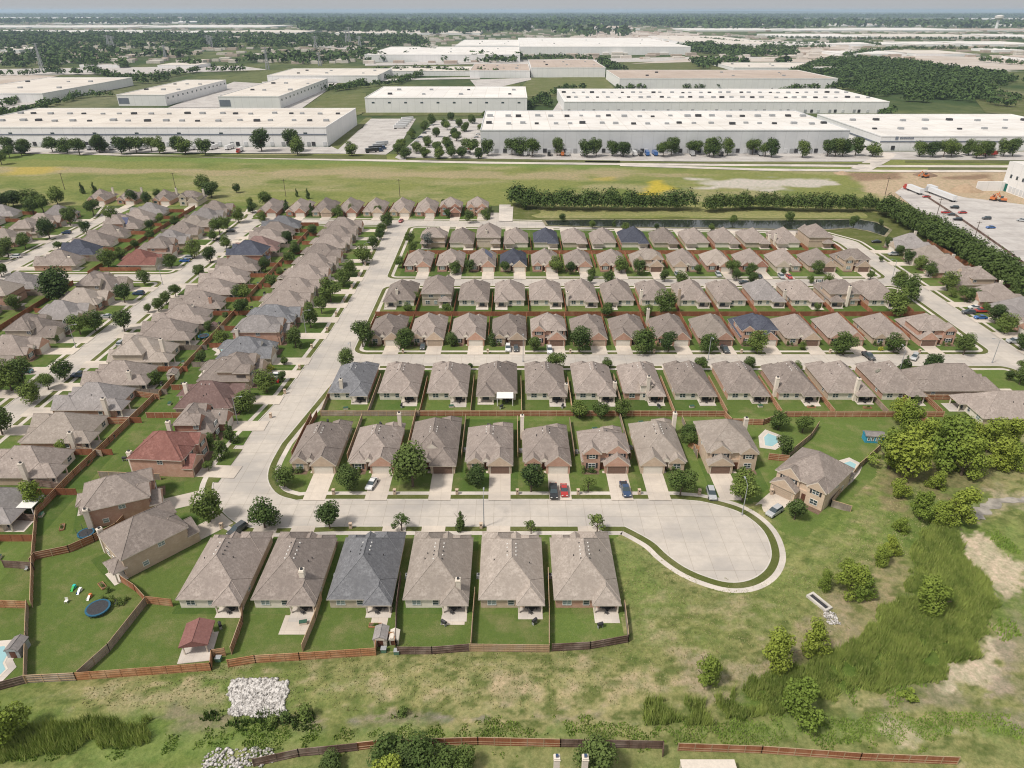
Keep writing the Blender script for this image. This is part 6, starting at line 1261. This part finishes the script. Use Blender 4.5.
for l in ([(168,108),(222,108),(268,84),(234,82)],[(282,110),(300,110),(338,83),(325,82)],[(-60,112),(0,112),(118,84),(118,80),(60,90),(-60,104)],[(-60,76),(-60,70),(240,66),(268,70),(150,74)],[(262,86),(420,80),(480,79),(480,77),(262,82)],[(845,112),(887,114),(875,100),(860,100)],[(480,92),(531,80),(531,78),(470,80)],[(365,66),(780,60),(780,57),(690,57),(365,63)],[(300,45),(365,52),(365,48),(310,42)],[(640,43),(790,50),(860,50),(860,45),(760,40)]):
    sheet('warehouse_yard',px(l),.5,m_pave)
for l in ([(690,48),(720,44),(850,46),(840,60),(790,58)],[(560,40),(600,30),(700,34),(690,42)],[(850,62),(900,56),(1060,58),(1060,70),(900,70)],[(-60,74),(60,76),(-60,98)],[(630,64),(700,58),(860,60),(860,64),(780,62),(700,62)]): sheet('bare_ground',px(l),.6,M('bare_ground_far',(.42,.35,.29),(.52,.47,.42),.01,which='World'))
# cars in the lots: a few pixels each, one by one
rs=random.Random(4); k=0
cols=['white','silver','dark grey','black','red','dark blue']
for row in ([(409,150),(432,126)],[(446,146),(456,128)],[(468,153),(478,135)]):
    for i in range(7):
        t=i/6; p=(row[0][0]+(row[1][0]-row[0][0])*t,row[0][1]+(row[1][1]-row[0][1])*t); k+=1
        car(p,'sedan',rs.choice(cols),90,f"small parked car in the tree-lined warehouse lot, {ordn(k)} counting from its left front",'cars in the warehouse lot',.42)
# pylons, water tower, far towers
def pylon(x,yb,yt,label,sp=3.0,k=0):
    X,Y=at(x,yb); h=hgt(Y,yt); r=O('power_pylon',None,loc=(X,Y,0),label=label,cat='power pylon',group='power pylons'); g=G(); t=max(.35,Y*.00045)
    for s in (-1,1):
        for q in (-1,1): g.tube((s*sp,q*sp,0),(s*.4,q*.4,h),t,t*.6,4)
    for i in range(7):
        z0=h*i/7; z1=h*(i+1)/7; w0=sp*(1-i/7)+.4; w1=sp*(1-(i+1)/7)+.4; g.tube((-w0,0,z0),(w1,0,z1),t*.5,t*.5,3); g.tube((w0,0,z0),(-w1,0,z1),t*.5,t*.5,3)
    g.ob('lattice_mast',m_metal,r); a=G()
    for z in (.8,.9,.98): a.tube((-sp*1.8,0,h*z),(sp*1.8,0,h*z),t*.6,t*.6,4)
    a.ob('crossarms',m_metal,r)
for i,(x,yb,yt) in enumerate([(43,72,43),(110,50,35),(114,50,36),(209,48,35),(212,48,36),(268,70,47),(350,46,27),(347,46,30),(360,48,36),(316,50,36),(166,60,45),(320,66,52)]): pylon(x,yb,yt,f"slender grey power pylon, {ordn(sorted([43,110,114,209,212,268,350,347,360,316,166,320]).index(x)+1)} from the left on the plain",5 if yb<60 else 3)
X,Y=at(996,29); h=hgt(Y,15); r=O('water_tower',None,loc=(X,Y,0),label='white water tower near the horizon at the right',cat='water tower'); s=h/40; g=G(); g.tube((0,0,0),(0,0,h*.7),5*s,4*s,12); g.ob('shaft',m_wh,r); g=G(); g.tube((0,0,h*.66),(0,0,h*.78),5*s,13*s,16); g.tube((0,0,h*.78),(0,0,h*.94),13*s,13*s,16); g.tube((0,0,h*.94),(0,0,h),13*s,5*s,16); g.ob('tank',m_rw,r)
for i,(x0,x1,yb,yt) in enumerate([(258,264,21,14),(299,301.5,21,16),(325,329,21,16),(283,287,20,17)]):
    X0,Y=at(x0,yb); X1,_=at(x1,yb); r=O('distant_tower',None,loc=((X0+X1)/2,Y,0),label=f"blue-grey office block on the skyline, {ordn([1,3,4,2][i])} from the left",cat='office block',group='skyline office blocks'); a=(X1-X0)/2; hh_=min(120,hgt(Y,yt)); g=G(); g.box(-a,a,-a,a,0,hh_*.93); g.box(-a*.6,a*.6,-a*.6,a*.6,hh_*.93,hh_); g.ob('wall',m_stripe,r)
def pole(p,h,label):
    x,y=at(*p); r=O('power_pole',None,loc=(x,y,.2),label=label,cat='power pole',group='power poles'); g=G(); g.tube((0,0,0),(0,0,h),.2,.14,6); g.ob('pole',m_bark,r); g=G(); g.box(-1.3,1.3,-.08,.08,h-.8,h-.6); g.ob('crossarm',m_bark,r)
for i,p in enumerate([(885,195),(936,218),(65,190),(176,190),(400,197),(286,197),(973,243)]): pole(p,11,f"thin wooden power pole by the field, {ordn(sorted([885,936,65,176,400,286,973]).index(p[0])+1)} from the left")
# low hills on the horizon
v=[];f=[];n=60
hm=M('hill_woods',(.05,.075,.04),(.08,.10,.055),.001,which='World')
for i in range(n+1):
    x=-30000+i*1000; e=45*math.exp(-((x-10500)/5200)**2)+16*fbm(np.array([x]),np.array([0.]),3500,3,4)[0]
    v+=[(x,27000,0),(x,33000,e*1.35),(x,42000,e*1.3)]
for i in range(n): a=i*3; f+=[(a,a+3,a+4,a+1),(a+1,a+4,a+5,a+2)]
O('hills',np_mesh('hills',v,f,[hm],smooth=True),kind='structure')
# the air itself
g=G(); g.box(-62000,62000,-400,61000,-1.5,128); hz=bpy.data.materials.new('haze'); hz.use_nodes=True; t=hz.node_tree; t.nodes.remove(t.nodes['Principled BSDF']); pv=t.nodes.new('ShaderNodeVolumePrincipled'); pv.inputs['Color'].default_value=(.62,.78,1,1); pv.inputs['Density'].default_value=HAZE; pv.inputs['Anisotropy'].default_value=.2; t.links.new(pv.outputs[0],t.nodes['Material Output'].inputs['Volume'])

g.ob('haze',hz,kind='stuff',label='thin blue-grey haze over the plain',cat='haze')
